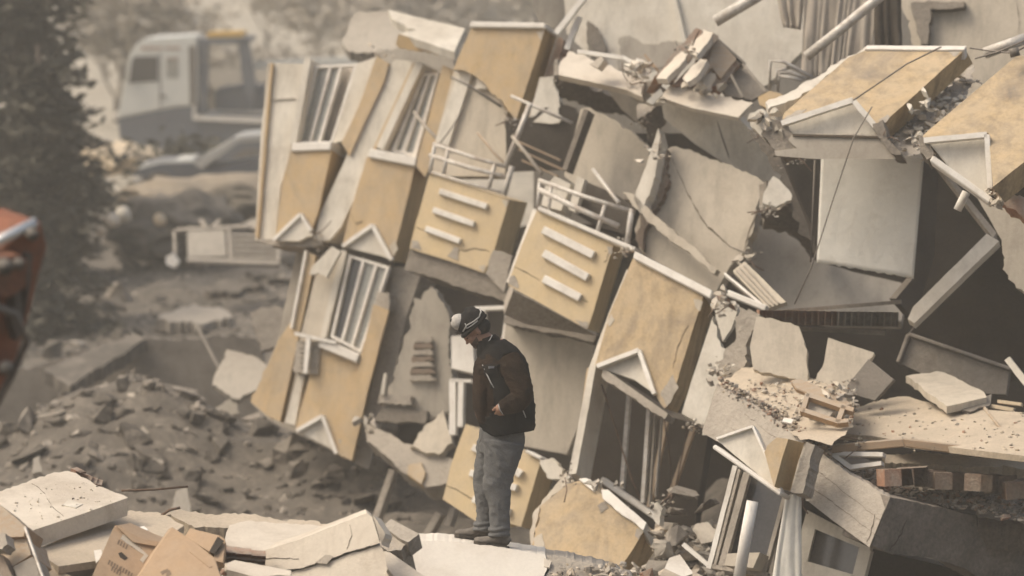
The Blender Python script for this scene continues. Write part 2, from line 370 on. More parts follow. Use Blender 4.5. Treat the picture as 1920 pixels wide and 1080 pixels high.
# ================================================================ LEFT FACADE BLOCK
def block(name, label, cat, px, py, d, group=None): return thing(name, label, cat, P(px, py, d), group)
FA = Pl(500, 300, 43.0, -0.24, -0.10)
lb = block('facade_block', 'leaning tan and white facade block with two window bays, left end of the wreck', 'building', 600, 860, 42.6)
# backing mass keeps the light out
slab('wall', [(500, 118), (845, 128), (800, 330), (762, 490), (700, 850), (655, 862), (505, 788), (470, 755), (520, 640), (556, 470), (478, 452), (490, 260)], FA, GPL, lb, t=0.25, off=0.75, label='grey back wall inside the leaning block')
slab('wall', [(507, 118), (574, 120), (566, 180), (548, 268), (526, 350), (516, 455), (478, 449), (486, 300), (492, 220)], FA, WHT, lb, t=0.5, off=0.10, label='white plastered strip at the left edge')
bar('groove', (505, 188), (553, 185), 3, FA, GPL, lb, t=0.02, off=0.085)
bar('edge_trim', (509, 118), (481, 446), 5, FA, TAN, lb, t=0.1, off=0.05)
bar('pilaster', (577, 110), (548, 270), 12, FA, WHT, lb, t=0.35, off=-0.02)
window(lb, [(592, 123), (670, 119), (622, 270), (556, 270)], FA, fw=5, mull=(0.36, 0.62), panes=(1, 1, 0), off=0.16, glass=GLASS, curt=(0.60, .98, .02, .98))
slab('wall', [(670, 119), (706, 106), (690, 160), (652, 262), (624, 268)], FA, WHT, lb, t=0.4, off=0.12)
slab('sill', [(548, 268), (622, 265), (619, 281), (545, 284)], FA, TRIM, lb, t=0.45, off=-0.12, bev=.01)
slab('spandrel', [(545, 284), (622, 281), (596, 400), (583, 432), (516, 453), (522, 395), (532, 330)], FA, TAN, lb, off=-0.08, ext=(29, 6, .5))
for q in ([(706, 105), (729, 119), (720, 152), (655, 292), (640, 268), (672, 200)],):
    slab('fin', q, FA, TAN, lb, off=-0.06, ext=(4, 2, .6))
slab('plaster_panel', [(513, 452), (563, 400), (581, 430), (585, 440), (560, 452)], FA, WHT, lb, t=0.05, off=-0.11)
chev([(512, 450), (563, 401), (582, 432)], 6, FA, lb, off=-0.15)
slab('underside', [(478, 449), (600, 446), (606, 458), (560, 463), (500, 458)], FA, CON, lb, t=0.5, off=0.0, jag=(2, 3), amp=2)
slab('wall', [(728, 125), (742, 112), (788, 116), (772, 150), (702, 290), (640, 425), (618, 450), (589, 450), (600, 402), (650, 292)], FA, WHT, lb, t=0.5, off=-0.02, label='white plastered strip between the window bays', jag=(0, 6), amp=2)
bar('pilaster', (786, 118), (712, 278), 14, FA, WHT, lb, t=0.25, off=-0.07)
bar('pilaster', (776, 118), (700, 282), 4, FA, TAN, lb, t=0.1, off=-0.05)
window(lb, [(793, 138), (823, 136), (780, 294), (733, 283)], FA, fw=5, mull=(0.45,), off=0.10, glass=[GLASS, GLASS])
slab('fin', [(830, 122), (852, 132), (812, 290), (797, 332), (780, 312), (785, 290)], FA, TAN, lb, off=-0.14, ext=(3, 1, .7))
slab('sill', [(693, 278), (781, 294), (778, 312), (688, 294)], FA, TRIM, lb, t=0.4, off=-0.16, bev=.01)
slab('spandrel', [(688, 294), (778, 312), (735, 490), (698, 424), (643, 455), (656, 398)], FA, TAN, lb, off=-0.10, ext=(27, 4, .55))
slab('plaster_panel', [(640, 462), (698, 422), (732, 486), (715, 480)], FA, WHT, lb, t=0.05, off=-0.09)
chev([(642, 461), (698, 422), (733, 487)], 7, FA, lb, off=-0.15)
bar('groove', (650, 478), (730, 500), 4, FA, CON, lb, t=0.05, off=0.0)
# lower storey
slab('pier', [(572, 470), (592, 480), (556, 650), (525, 790), (497, 778), (510, 700), (520, 640), (548, 600)], FA, TAN, lb, off=-0.05, ext=(8, 3, .4))
slab('pier', [(545, 612), (522, 640), (500, 690), (470, 753), (508, 785), (525, 700)], FA, TAN, lb, off=0.02, ext=(5, 2, .3), jag=(2,), amp=3)
bar('edge_trim', (573, 470), (546, 615), 4, FA, TRIM, lb, t=0.1, off=-0.1)
slab('pilaster', [(640, 468), (650, 472), (610, 634), (600, 630)], FA, WHT, lb, t=.2, off=-.04)
slab('pilaster', [(562, 690), (572, 694), (553, 797), (534, 792)], FA, WHT, lb, t=.3, off=-.03)
slab('wall', [(596, 500), (650, 468), (625, 560), (606, 636), (560, 700), (545, 690), (560, 640)], FA, PLA, lb, t=0.4, off=-0.03)
slab('broken_plaster', [(585, 500), (622, 462), (638, 472), (612, 520), (596, 512), (580, 514)], FA, WHT, lb, t=0.06, off=-0.25, jag=(3, 4), amp=2)
window(lb, [(655, 477), (730, 500), (676, 662), (620, 632)], FA, fw=5, mull=(0.36, 0.68), panes=(1, 1, 1), off=-0.02, glass=[DGL, GLASS, GLASS])
slab('sill', [(600, 632), (674, 664), (668, 680), (596, 650)], FA, TRIM, lb, t=0.4, off=-0.2, bev=.01)
slab('spandrel', [(597, 650), (670, 680), (690, 700), (640, 858), (605, 782), (553, 808), (562, 770)], FA, TAN, lb, off=-0.10, ext=(10, 3, .4))
slab('fin', [(700, 570), (729, 582), (692, 722), (660, 864), (634, 852), (672, 690)], FA, TAN, lb, off=-0.16, ext=(4, 2, .6))
slab('fin_stub', [(706, 545), (730, 550), (728, 582), (702, 572)], FA, CON, lb, off=-0.1, t=.3, jag='all', amp=2)
slab('plaster_panel', [(556, 808), (604, 781), (630, 848), (615, 838)], FA, WHT, lb, t=0.05, off=-0.08)
chev([(555, 808), (604, 780), (630, 850)], 7, FA, lb, off=-0.15)
slab('column', [(738, 500), (792, 505), (760, 600), (730, 740), (690, 880), (664, 868), (700, 720), (729, 580)], FA, CON, lb, t=0.5, off=0.15, jag=(3,), amp=2)
crackline([(655, 398), (668, 420), (680, 415)], FA, lb, off=-0.105)
# roof pieces at the top left
slab('roof_slab', [(727, 17), (750, 24), (872, 53), (852, 97), (747, 62), (787, 55), (765, 53), (735, 35)], Pl(800, 60, 42.4, -0.1, -1.2), WHT, t=0.1, jag=(5, 6), amp=2, tg=('white roof slab with a notched broken corner jutting left of the tallest tan panel', 'slab'))
slab('tan_edge_piece', [(747, 64), (852, 98), (845, 108), (800, 98), (742, 84)], Pl(800, 80, 42.3, -.1, 0), TAN, t=0.12, jag=(2, 3), tg=('tan broken edge strip under the notched white roof slab', 'debris'))
slab('concrete_slab', [(640, 75), (668, 22), (725, 20), (752, 60), (775, 85), (690, 100), (655, 97)], Pl(700, 60, 47, -0.2, -0.8), GPL, t=0.15, jag='all', amp=3, tg=('pale dusty concrete slab tilted behind the leftmost fin, beyond the roof piece', 'slab'))
slab('broken_wall', [(700, 98), (780, 86), (850, 110), (860, 210), (800, 230), (730, 150)], Pl(780, 150, 43.8), GPL, t=0.2, jag=(0, 1), tg=('grey broken wall seen between the two tan fins', 'wall'))

# ================================================================ TALL TAN PANEL, top centre
FT = Pl(950, 130, 40.4, -0.20, -0.10)
tp = block('parapet', 'tallest tan parapet panel with a white cap, leaning right above the railed balcony', 'panel', 960, 220, 40.4)
slab('panel', [(884, 52), (1022, 54), (968, 222), (952, 208), (938, 186), (915, 166), (896, 146), (872, 132), (850, 130)], FT, TAN, tp, ext=(25, 6, .45), jag=(2, 3, 4, 5, 6), amp=2, step=5)
slab('cap', [(882, 40), (1021, 43), (1023, 53), (880, 51)], FT, TRIM, tp, t=.4, off=-.05, bev=.01)
slab('brick_edge', [(1046, 70), (1056, 75), (1045, 140), (1020, 148)], FT, BRK, tp, off=.3, t=.3, jag=(0, 1, 2))
# wall under it, with hole
wl = block('broken_wall', 'cream plaster wall with a jagged dark hole behind the first balcony', 'wall', 880, 330, 40.6)
WP = Pl(880, 230, 40.6, -0.25, -0.10)
slab('wall_face', [(852, 132), (893, 140), (912, 162), (935, 184), (952, 208), (946, 232), (955, 262), (946, 330), (810, 330), (820, 250)], WP, PLA, wl, t=.18, jag=(0, 1, 2, 3, 5, 6), amp=3)
bar('pilaster', (874, 128), (828, 270), 26, WP, WHT, wl, t=.1, off=-.06)
slab('broken_plaster', [(895, 140), (915, 150), (912, 168), (890, 165)], WP, WHT, wl, t=.05, off=-.08, jag='all', amp=2)
slab('brick_patch', [(912, 150), (922, 153), (930, 170), (914, 166)], WP, BRK, wl, t=.05, off=-.07, jag='all', amp=2)
slab('broken_wall', [(1012, 145), (1040, 143), (1048, 190), (1052, 225), (1032, 232), (990, 228), (1000, 190)], Pl(1020, 190, 39.9), WHT, t=.12, jag=(1, 2, 3), amp=4, tg=('white ragged plaster stub right of the tallest panel, above the dark hole', 'wall'))

# ================================================================ BALCONIES
def balcony(label, pl, front, side, bars, bw, rails, posts, cap=None, cracks=(), group='tan balconies with white bars'):
    cx = sum(p[0] for p in front)/len(front); cy = max(p[1] for p in front)
    b = thing('balcony', label, 'balcony', pl.at(cx, cy), group)
    slab('panel', front, pl, YEL, b, ext=side)
    for a, c in bars: bar('decorative_bar', a, c, bw, pl, TRIM, b, t=.06, off=-.055, bev=.006)
    if cap: bar('cap', cap[0], cap[1], cap[2], pl, TRIM, b, t=.2, off=-.06, bev=.01)
    for a, c, r in rails:
        bm = bmesh.new(); mid = ((a[0]+c[0])/2+R.uniform(-1, 1), (a[1]+c[1])/2+2)
        tube_bm(bm, [pl.at(*a, -.02), pl.at(*mid, -.02), pl.at(*c, -.02)], r); link('rail', bm, STEEL, b, True)
    for a, c, r in posts:
        bm = bmesh.new(); tube_bm(bm, [pl.at(*a, -.02), pl.at(*c, -.02)], r); link('post', bm, STEEL, b, True)
    for c in cracks: crackline(c, pl, b)
    return b
PC = Pl(860, 400, 39.6, -0.22, -0.10)
bC = balcony('tan railed balcony with three white bars, left of the wider tan balcony', PC,
    [(806, 325), (955, 374), (926, 470), (908, 512), (840, 488), (768, 466), (782, 410)], (34, 6, .75),
    [((823, 358), (912, 387)), ((811, 393), (888, 420)), ((797, 428), (862, 452))], 11,
    [((812, 270), (960, 316), .02), ((805, 291), (958, 334), .024), ((806, 322), (948, 362), .016)],
    [((840, 280), (832, 326), .022), ((928, 308), (916, 356), .022), ((960, 312), (945, 366), .03), ((815, 272), (806, 325), .022)],
    cracks=[[(780, 425), (800, 432), (822, 440), (845, 450)], [(848, 462), (870, 470), (893, 465), (918, 472)]])
slab('corner_patch', [(926, 468), (960, 478), (945, 548), (910, 512)], PC, CON, bC, t=.5, off=-0.02, jag=(0, 3), amp=2)
slab('bare_patch', [(838, 480), (852, 463), (860, 466), (860, 488)], PC, CON, bC, t=.02, off=-.01, jag='all', amp=1.5)
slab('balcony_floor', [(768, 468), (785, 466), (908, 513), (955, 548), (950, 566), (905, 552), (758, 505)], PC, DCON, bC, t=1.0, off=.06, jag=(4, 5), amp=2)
PD = Pl(1080, 500, 36.6, -0.22, -0.10)
bD = balcony('wider tan balcony with three white bars and bent railing, above and right of the man', PD,
    [(1008, 392), (1150, 460), (1102, 618), (952, 534), (978, 460)], (22, 6, .7),
    [((1017, 430), (1112, 478)), ((1018, 474), (1101, 520)), ((1018, 522), (1087, 558))], 15,
    [((1010, 338), (1190, 398), .022), ((1010, 355), (1160, 424), .027)],
    [((1034, 345), (1028, 402), .018), ((1134, 385), (1118, 442), .02), ((1185, 392), (1175, 462), .028), ((1012, 338), (1008, 392), .018)],
    cap=((1008, 390), (1190, 468), 9), cracks=[[(965, 500), (985, 512), (1012, 525)], [(1088, 560), (1102, 566)], [(1144, 470), (1136, 488), (1132, 492)]])
bar('edge_trim', (1003, 392), (953, 530), 8, PD, TRIM, bD, t=.3, off=.1)
PK = Pl(920, 880, 36.4, -0.22, -0.10)
bK = balcony('tan balcony with white bars and a long crack, behind the legs of the man', PK,
    [(873, 795), (1014, 864), (977, 988), (946, 978), (905, 985), (830, 936), (846, 870)], (30, 8, .7),
    [((885, 838), (955, 872)), ((880, 886), (968, 915)), ((885, 935), (955, 960))], 13,
    [], [], cap=((985, 845), (1014, 860), 6), cracks=[[(833, 910), (855, 918), (880, 932), (902, 945)]])
bar('decorative_bar', (958, 878), (976, 889), 14, PK, TRIM, bK, t=.06, off=-.055)

# ================================================================ PANEL E with pediment (centre right)
PE = Pl(1220, 600, 34.8, -0.20, -0.16)
pe = block('parapet', 'tan panel with a white cap and a white gable outline, right of the wider balcony', 'panel', 1220, 770, 34.8)
slab('panel', [(1188, 482), (1318, 556), (1262, 738), (1246, 766), (1224, 738), (1197, 656), (1116, 684), (1142, 590)], PE, TAN2, pe, ext=(24, 8, .6), jag=(2, 3), amp=2)
slab('cap', [(1190, 470), (1336, 545), (1332, 560), (1186, 484)], PE, TRIM, pe, t=.5, off=-.06, bev=.01)
slab('brick_edge', [(1336, 548), (1362, 556), (1352, 575), (1338, 566)], PE, BRK, pe, t=.3, off=.1, jag='all')
slab('plaster_panel', [(1122, 688), (1197, 658), (1226, 738), (1190, 712)], PE, WHT, pe, t=.06, off=.05)
chev([(1119, 686), (1197, 656), (1226, 738)], 8, PE, pe, off=-.05)
slab('lintel', [(1130, 692), (1140, 696), (1252, 775), (1246, 786), (1128, 706)], PE, CON, pe, t=.2, off=.0, jag=(2, 3), amp=2)
slab('edge_trim', [(1140, 590), (1175, 505), (1183, 508), (1118, 684), (1080, 888), (1066, 890), (1104, 690)], PE, WHT, pe, t=.35, off=.12)
crackline([(1290, 610), (1270, 650), (1262, 690)], PE, pe)

# opening below it
W_E = Pl(1150, 820, 35.2, -0.20, -0.10)
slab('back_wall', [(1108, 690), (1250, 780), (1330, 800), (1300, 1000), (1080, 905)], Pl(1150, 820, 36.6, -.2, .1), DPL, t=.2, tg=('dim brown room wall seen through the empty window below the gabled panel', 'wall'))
wf = block('window_frame', 'broken empty window frame with thin posts below the gabled panel', 'window frame', 1150, 960, 35.2)
bar('jamb', (1110, 690), (1086, 890), 8, W_E, TRIM, wf, t=.1)
bar('jamb', (1104, 690), (1078, 890), 7, W_E, TAN, wf, t=.15, off=.02)
for a, c, w in (((1178, 738), (1165, 916), 7), ((1216, 762), (1204, 942), 7), ((1228, 770), (1217, 945), 2.5), ((1240, 780), (1228, 930), 2)): bar('mullion', a, c, w, W_E, STEEL if w > 3 else CON, wf, t=.05)
bar('sill', (1126, 898), (1232, 972), 11, W_E, TRIM, wf, t=.12, bev=.008)
tube('cable', [(1128, 720, 35.1), (1150, 790, 35.1), (1185, 900, 35.0), (1200, 935, 35.0)], .008, RUST, tg=('thin slack cable hanging inside the empty window below the gabled panel', 'cable'))
tube('cable', [(1246, 790, 35.1), (1256, 860, 35.2), (1262, 935, 35.2), (1290, 800, 35.2)], .007, RUST, tg=('thin cable looping in the dark opening right of the empty window', 'cable'))
for i, (a, c) in enumerate((((1248, 790), (1216, 950)), ((1300, 800), (1255, 930)))):
    bar('batten', a, c, 8, Pl(1250, 850, 35.8), WOOD, tg=(('slanting timber batten beside the empty window', 'second timber batten leaning in the dark opening')[i], 'batten'), t=.05)

# ================================================================ PANEL J bottom centre
PJ = Pl(1120, 980, 33.2, -0.16, -0.3)
pj = block('parapet', 'low tan panel with a broken white cap lying right of the legs of the man', 'panel', 1110, 1080, 33.0)
slab('panel', [(1068, 905), (1095, 900), (1208, 994), (1180, 1040), (1156, 1072), (1150, 1100), (1060, 1090), (990, 1050), (1004, 1000), (1012, 950)], PJ, TAN2, pj, ext=(34, 14, .6), jag=(8,), amp=3)
slab('cap', [(1085, 898), (1098, 896), (1115, 908), (1112, 920)], PJ, TRIM, pj, t=.3, off=-.05, jag=(1, 2))
slab('cap', [(1128, 918), (1140, 918), (1212, 980), (1206, 994), (1130, 934)], PJ, TRIM, pj, t=.3, off=-.05, jag=(3, 4), amp=1.5)
slab('edge_strip', [(1045, 905), (1062, 885), (1068, 905), (1012, 950), (990, 1050), (1000, 960)], PJ, PLA, pj, t=.3, off=.1, jag='all', amp=2)
slab('plaster_shard', [(1013, 862), (1035, 858), (1055, 880), (1050, 900), (1026, 896)], Pl(1030, 880, 35.5), WHT, t=.08, jag='all', amp=2, tg=('white torn plaster shard at the upper corner of the low balcony', 'plaster'))

# ================================================================ THE WRECK BEHIND: walls of the collapsed building
cb = block('collapsed_building', 'main wreck of the collapsed building with cream room walls, slanting slabs and dark gaps', 'building', 1350, 900, 38.0)
def wall(pts, d, g, mat, jag=(), t=.15, name='interior_wall', label=None, amp=3, cx=None, ext=None):
    x = sum(p[0] for p in pts)/len(pts); y = sum(p[1] for p in pts)/len(pts)
    pl = Pl(x, y, d, *g); slab(name, pts, pl, mat, cb, t=t, jag=jag, amp=amp, label=label, ext=ext); return pl
# deep dark enclosure
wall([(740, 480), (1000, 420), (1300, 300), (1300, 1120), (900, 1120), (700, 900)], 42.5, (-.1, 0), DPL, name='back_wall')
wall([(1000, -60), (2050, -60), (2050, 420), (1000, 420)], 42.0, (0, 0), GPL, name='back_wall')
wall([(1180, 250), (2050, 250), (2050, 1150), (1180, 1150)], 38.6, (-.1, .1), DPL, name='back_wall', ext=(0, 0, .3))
W0 = wall([(1055, -30), (1512, -30), (1510, 90), (1440, 158), (1400, 178), (1300, 190), (1150, 150), (1062, 62)], 39.6, (-.15, -.1), WHT, label='pale upper room wall', name='interior_wall')
slab('stain_patch', [(1160, 72), (1180, 66), (1205, 82), (1268, 76), (1275, 130), (1160, 130)], W0, GPL, cb, t=.02, off=-.02, jag='all', amp=4)
slab('broken_edge', [(1102, 38), (1118, 50), (1136, 95), (1128, 112), (1108, 108), (1100, 80)], W0, DCON, cb, t=.1, off=-.06, jag='all', amp=3)
wall([(985, -30), (1075, -30), (1048, 60), (1040, 55), (1012, 34)], 40.6, (0, 0), GPL, jag=(3, 4))
bar('pole', (1098, -10), (1042, 62), 10, W0, TRIM, cb, t=.06, off=-.4)
bar('pole', (1085, 30), (1062, 92), 10, W0, TRIM, cb, t=.06, off=-.3)
bar('door_jamb', (1262, -10), (1285, 92), 9, W0, WHT, cb, t=.06, off=-.06)
W5 = wall([(1655, -30), (2000, -30), (2000, 330), (1790, 330), (1740, 200), (1712, 90), (1706, 40)], 37.2, (-.15, -.1), PLA, jag=(4, 5, 6), label='light grey wall in the upper right corner')
slab('broken_edge', [(1708, 6), (1740, 0), (1808, 2), (1806, 14), (1745, 16), (1738, 84), (1726, 84), (1716, 40)], W5, DCON, cb, t=.2, off=-.12, jag='all', amp=2)
crackline([(1905, 0), (1912, 40), (1910, 62)], W5, cb)
wall([(1088, 205), (1108, 203), (1152, 224), (1216, 276), (1222, 330), (1196, 372), (1120, 380), (1058, 330)], 38.2, (-.2, -.1), PLA, jag=(0, 1, 2, 3, 4), label='cream wall fragment above the wider balcony')
bar('brick_edge', (1099, 205), (1058, 318), 9, Pl(1080, 260, 37.9), DCON, cb, t=.2)
slab('hole_shade_panel', [(948, 228), (990, 220), (1050, 190), (1085, 215), (1060, 318), (950, 322)], Pl(1000, 270, 39.9, -.1, 0), DPL, cb, t=.1, jag=(0, 1, 2), amp=4)  # dark sheet put in for the shade inside the wall hole
W2 = wall([(1240, 290), (1268, 274), (1345, 300), (1418, 330), (1438, 348), (1420, 400), (1398, 470), (1368, 500), (1342, 548), (1300, 530), (1200, 472), (1190, 430)], 36.4, (-.2, -.15), PLA, jag=(0, 1, 2, 3, 4, 5), label='big cream wall with a long diagonal crack in the middle')
crackline([(1255, 285), (1290, 365), (1322, 420), (1368, 462)], W2, cb, w=7)
crackline([(1440, 350), (1405, 430), (1395, 470)], W2, cb, w=4)
slab('broken_plaster', [(1166, 360), (1188, 364), (1230, 405), (1290, 455), (1345, 505), (1340, 514), (1275, 462), (1212, 414)], W2, PLA, cb, t=.1, off=-.3, jag='all', amp=2)
slab('broken_edge', [(1228, 280), (1252, 280), (1250, 350), (1222, 400), (1205, 470), (1192, 440), (1215, 360)], W2, DBRK, cb, t=.3, off=-.1, jag='all', amp=4)
slab('pillar', [(1234, 240), (1240, 265), (1222, 350), (1200, 400), (1188, 372), (1212, 310)], W2, WHT, cb, t=.2, off=-.3, jag=(1, 2), amp=2)
# dark hollow left of it + broken rafters
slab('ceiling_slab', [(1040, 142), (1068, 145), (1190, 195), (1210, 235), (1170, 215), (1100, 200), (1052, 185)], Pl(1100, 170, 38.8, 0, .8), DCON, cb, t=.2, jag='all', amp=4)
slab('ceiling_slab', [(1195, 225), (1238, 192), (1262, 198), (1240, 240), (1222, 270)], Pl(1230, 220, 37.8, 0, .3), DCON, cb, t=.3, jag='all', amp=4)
wall([(1125, 150), (1215, 182), (1225, 200), (1192, 228), (1165, 205)], 38.4, (0, .2), PLA)
for a, c in (((965, 262), (1050, 300)), ((972, 280), (1055, 318)), ((978, 300), (1045, 330))): bar('slat', a, c, 3, Pl(1000, 290, 39.8), WOOD, cb, t=.04)
# slanting ceiling under the cream edge strip
wall([(1240, 192), (1300, 202), (1386, 222), (1412, 250), (1450, 300), (1480, 345), (1452, 380), (1395, 330), (1300, 268), (1245, 222)], 37.0, (-.1, .2), WHT, jag=(4, 5), label='slanting plaster ceiling under the cream edge strip')
crackline([(1345, 225), (1352, 250), (1368, 300)], Pl(1350, 260, 36.9, -.1, .2), cb)
wall([(1425, 422), (1470, 430), (1530, 488), (1600, 510), (1690, 530), (1700, 560), (1690, 602), (1560, 600), (1430, 575), (1372, 520), (1400, 450)], 36.6, (-.05, -.3), GPL, jag=(0, 1), label='dusty grey wall under the hanging white board')
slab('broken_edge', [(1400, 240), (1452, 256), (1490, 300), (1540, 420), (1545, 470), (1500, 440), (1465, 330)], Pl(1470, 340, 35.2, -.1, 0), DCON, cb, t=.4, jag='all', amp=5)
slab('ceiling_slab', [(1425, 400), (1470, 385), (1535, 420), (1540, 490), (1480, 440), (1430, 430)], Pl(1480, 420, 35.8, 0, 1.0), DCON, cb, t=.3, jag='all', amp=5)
slab('broken_plaster', [(1432, 362), (1450, 330), (1482, 360), (1484, 375), (1455, 388), (1430, 380)], Pl(1455, 365, 35.0, 0, -.3), WHT, cb, t=.05, jag='all', amp=2)
# dark upright frame beside the board
slab('door_panel', [(1470, 298), (1540, 294), (1535, 490), (1520, 420)], Pl(1510, 380, 34.4, .1, 0), DPL, cb, t=.1)
slab('door_panel', [(1732, 290), (1760, 320), (1752, 480), (1715, 600), (1680, 560), (1712, 522)], Pl(1735, 440, 34.2, .3, 0), DPL, cb, t=.1)
# room behind lower right
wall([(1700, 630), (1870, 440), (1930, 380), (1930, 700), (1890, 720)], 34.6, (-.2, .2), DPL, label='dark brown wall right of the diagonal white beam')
slab('concrete_wall', [(1825, 358), (1930, 416), (1930, 548), (1905, 540), (1880, 505), (1878, 450)], Pl(1890, 450, 31.6), GPL, cb, t=.25, jag=(2, 3, 4), amp=4)
DB = Pl(1800, 500, 32.6, -.1, -.2)
slab('diagonal_beam', [(1850, 438), (1873, 452), (1714, 606), (1702, 598), (1712, 575)], DB, WHT, cb, t=.2, ext=(3, 10, .3))
slab('diagonal_beam', [(1742, 292), (1752, 292), (1868, 436), (1862, 446)], DB, CON, cb, t=.15)
# row of hollow bricks
hb = Pl(1550, 590, 33.4, -.05, 0)
bar('lintel', (1395, 590), (1690, 566), 7, hb, DCON, cb, t=.4, off=-.05)
bar('lintel', (1408, 612), (1660, 625), 8, hb, DCON, cb, t=.4, off=-.05)
for i in range(7):
    x = 1440+i*37; brick(cb, hb.at(x, 595+i*.6, -.08), (-.1, .03, .05), (BRK, BRK, BRK, BRK, CON, CON, CON)[i], .92)
slab('rubble_edge', [(1385, 575), (1425, 590), (1410, 620), (1395, 690), (1350, 705), (1340, 680), (1378, 640)], Pl(1385, 640, 33.2), CON, cb, t=.2, jag='all', amp=5)
# standing plaster sheets
slab('plaster_sheet', [(1418, 594), (1452, 598), (1498, 612), (1513, 655), (1516, 716), (1412, 692), (1406, 650)], Pl(1460, 650, 32.4, -.1, -.15), PLA, t=.1, jag=(0, 1, 2, 3, 4), amp=2, tg=('tall cream plaster sheet with a rounded top standing on the broken floor', 'plaster sheet'))
slab('plaster_sheet', [(1553, 633), (1639, 661), (1600, 735), (1560, 728), (1528, 716), (1545, 680)], Pl(1580, 680, 32.2, -.1, -.15), PLA, t=.08, jag=(1, 3, 4), amp=2, tg=('cream plaster sheet leaning behind the small dark board', 'plaster sheet'))
slab('dark_board', [(1628, 673), (1676, 712), (1640, 752), (1592, 738), (1588, 722)], Pl(1630, 710, 31.9, -.2, -.1), DSTL, t=.05, bev=.005, tg=('small dark grey board standing on its corner behind the stool', 'board'))
sf = block('headboard', 'long grey brown padded headboard with a raised rim lying below the dark wall', 'headboard', 1790, 740, 33.0)
HP = Pl(1790, 690, 33.0, -.15, -.1)
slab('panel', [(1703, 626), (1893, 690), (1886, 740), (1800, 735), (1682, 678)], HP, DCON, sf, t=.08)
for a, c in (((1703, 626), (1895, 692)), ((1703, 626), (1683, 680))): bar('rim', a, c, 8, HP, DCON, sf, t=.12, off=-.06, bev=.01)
slab('plaster_slab', [(1698, 705), (1765, 697), (1845, 735), (1850, 745), (1775, 762), (1768, 755)], Pl(1770, 730, 31.9, -.1, -1.6), PLA, t=.06, jag=(0, 1, 5), amp=2, tg=('flat broken plaster slab lying in front of the padded headboard', 'slab'))
slab('dark_cloth', [(1770, 765), (1800, 750), (1860, 738), (1855, 760), (1820, 772)], Pl(1810, 755, 31.6, 0, -1), DSTL, t=.03, jag='all', amp=2, tg=('crumpled dark cloth strip lying beside the flat plaster slab', 'cloth'))
slab('torn_plaster', [(1337, 592), (1350, 640), (1352, 650), (1388, 682), (1346, 765), (1320, 800), (1278, 775), (1296, 716)], Pl(1330, 700, 34.0, -.15, -.15), WHT, t=.12, jag=(0, 1, 2, 3, 4, 5), amp=4, tg=('torn white plaster strip right of the gabled panel edge', 'plaster'))
slab('door_leaf', [(1338, 560), (1382, 585), (1372, 615), (1355, 640), (1342, 596)], Pl(1360, 600, 34.5), WHT, t=.06, tg=('small white door fragment beside the panel cap corner', 'door'))
bar('window_bar', (1362, 548), (1436, 578), 12, Pl(1400, 560, 34.3), TRIM, t=.08, tg=('short white window bar lying right of the panel cap', 'bar'), bev=.01)
wb = block('shutter_strip', 'ribbed grey white shutter strip sliding down from the crack', 'shutter', 1470, 570, 34.3)
SB = Pl(1410, 540, 34.5, -.2, -.4)
slab('board', [(1374, 508), (1396, 490), (1474, 566), (1440, 578)], SB, PLA, wb, t=.05)
for k in range(3): bar('slat', (1380+k*7, 506-k*5), (1444+k*8, 572-k*2), 3, SB, CON, wb, t=.03, off=-.03)
bar('slat', (1358, 512), (1432, 574), 4, SB, TRIM, wb, t=.05)

# ================================================================ upper debris
ce = block('edge_beam', 'long cream edge beam with a broken end, left of the tumbled brick lumps', 'beam', 1120, 165, 37.6)
e1 = Pl(1120, 130, 37.6, -.1, -1.0)
slab('top_face', [(1047, 124), (1066, 96), (1120, 112), (1185, 142), (1210, 152), (1205, 182), (1175, 168), (1120, 156), (1047, 140)], e1, CREAM, ce, ext=(2, 10, .1), jag=(0, 1, 2, 3, 4), amp=3)
e2 = Pl(1310, 180, 36.6, -.1, -.9)
slab('cream_slab', [(1238, 182), (1262, 153), (1282, 160), (1340, 178), (1412, 192), (1384, 220), (1300, 203)], e2, CREAM, ext=(1, 7, .05), jag=(1, 2, 3), amp=3, tg=('bright cream edge slab with a chipped rim below the tumbled brick lumps', 'slab'))
slab('concrete_end', [(1184, 142), (1232, 155), (1222, 185), (1180, 180)], Pl(1205, 165, 37.3), CON, t=.3, jag='all', amp=3, tg=('rough grey concrete stump between the two cream edge slabs', 'concrete'))
for i, (a, c, w, lab) in enumerate((((1082, 96), (1168, 108), 7, 'white pipe lying along the cream edge beam'), ((1166, 106), (1218, 134), 7, 'bent continuation of the white pipe on the beam end'), ((1192, 112), (1215, 122), 8, 'short white lath sticking out near the bricks'), ((1208, 102), (1235, 135), 5, 'thin timber lath leaning at the foot of the bricks'))):
    bar('pipe' if i < 2 else 'lath', a, c, w, Pl(1150, 110, 37.2), TRIM if i < 3 else WOOD, t=.04, tg=(lab, 'pipe' if i < 2 else 'lath'))
chb = block('plaster_lump', 'small cream plaster lump on the cream edge beam under the white pipe', 'rubble', 1120, 128, 37.2)
slab('lump', [(1105, 120), (1128, 105), (1132, 112), (1120, 128)], Pl(1118, 116, 37.2), CREAM, chb, t=.15, jag='all', amp=1.5)
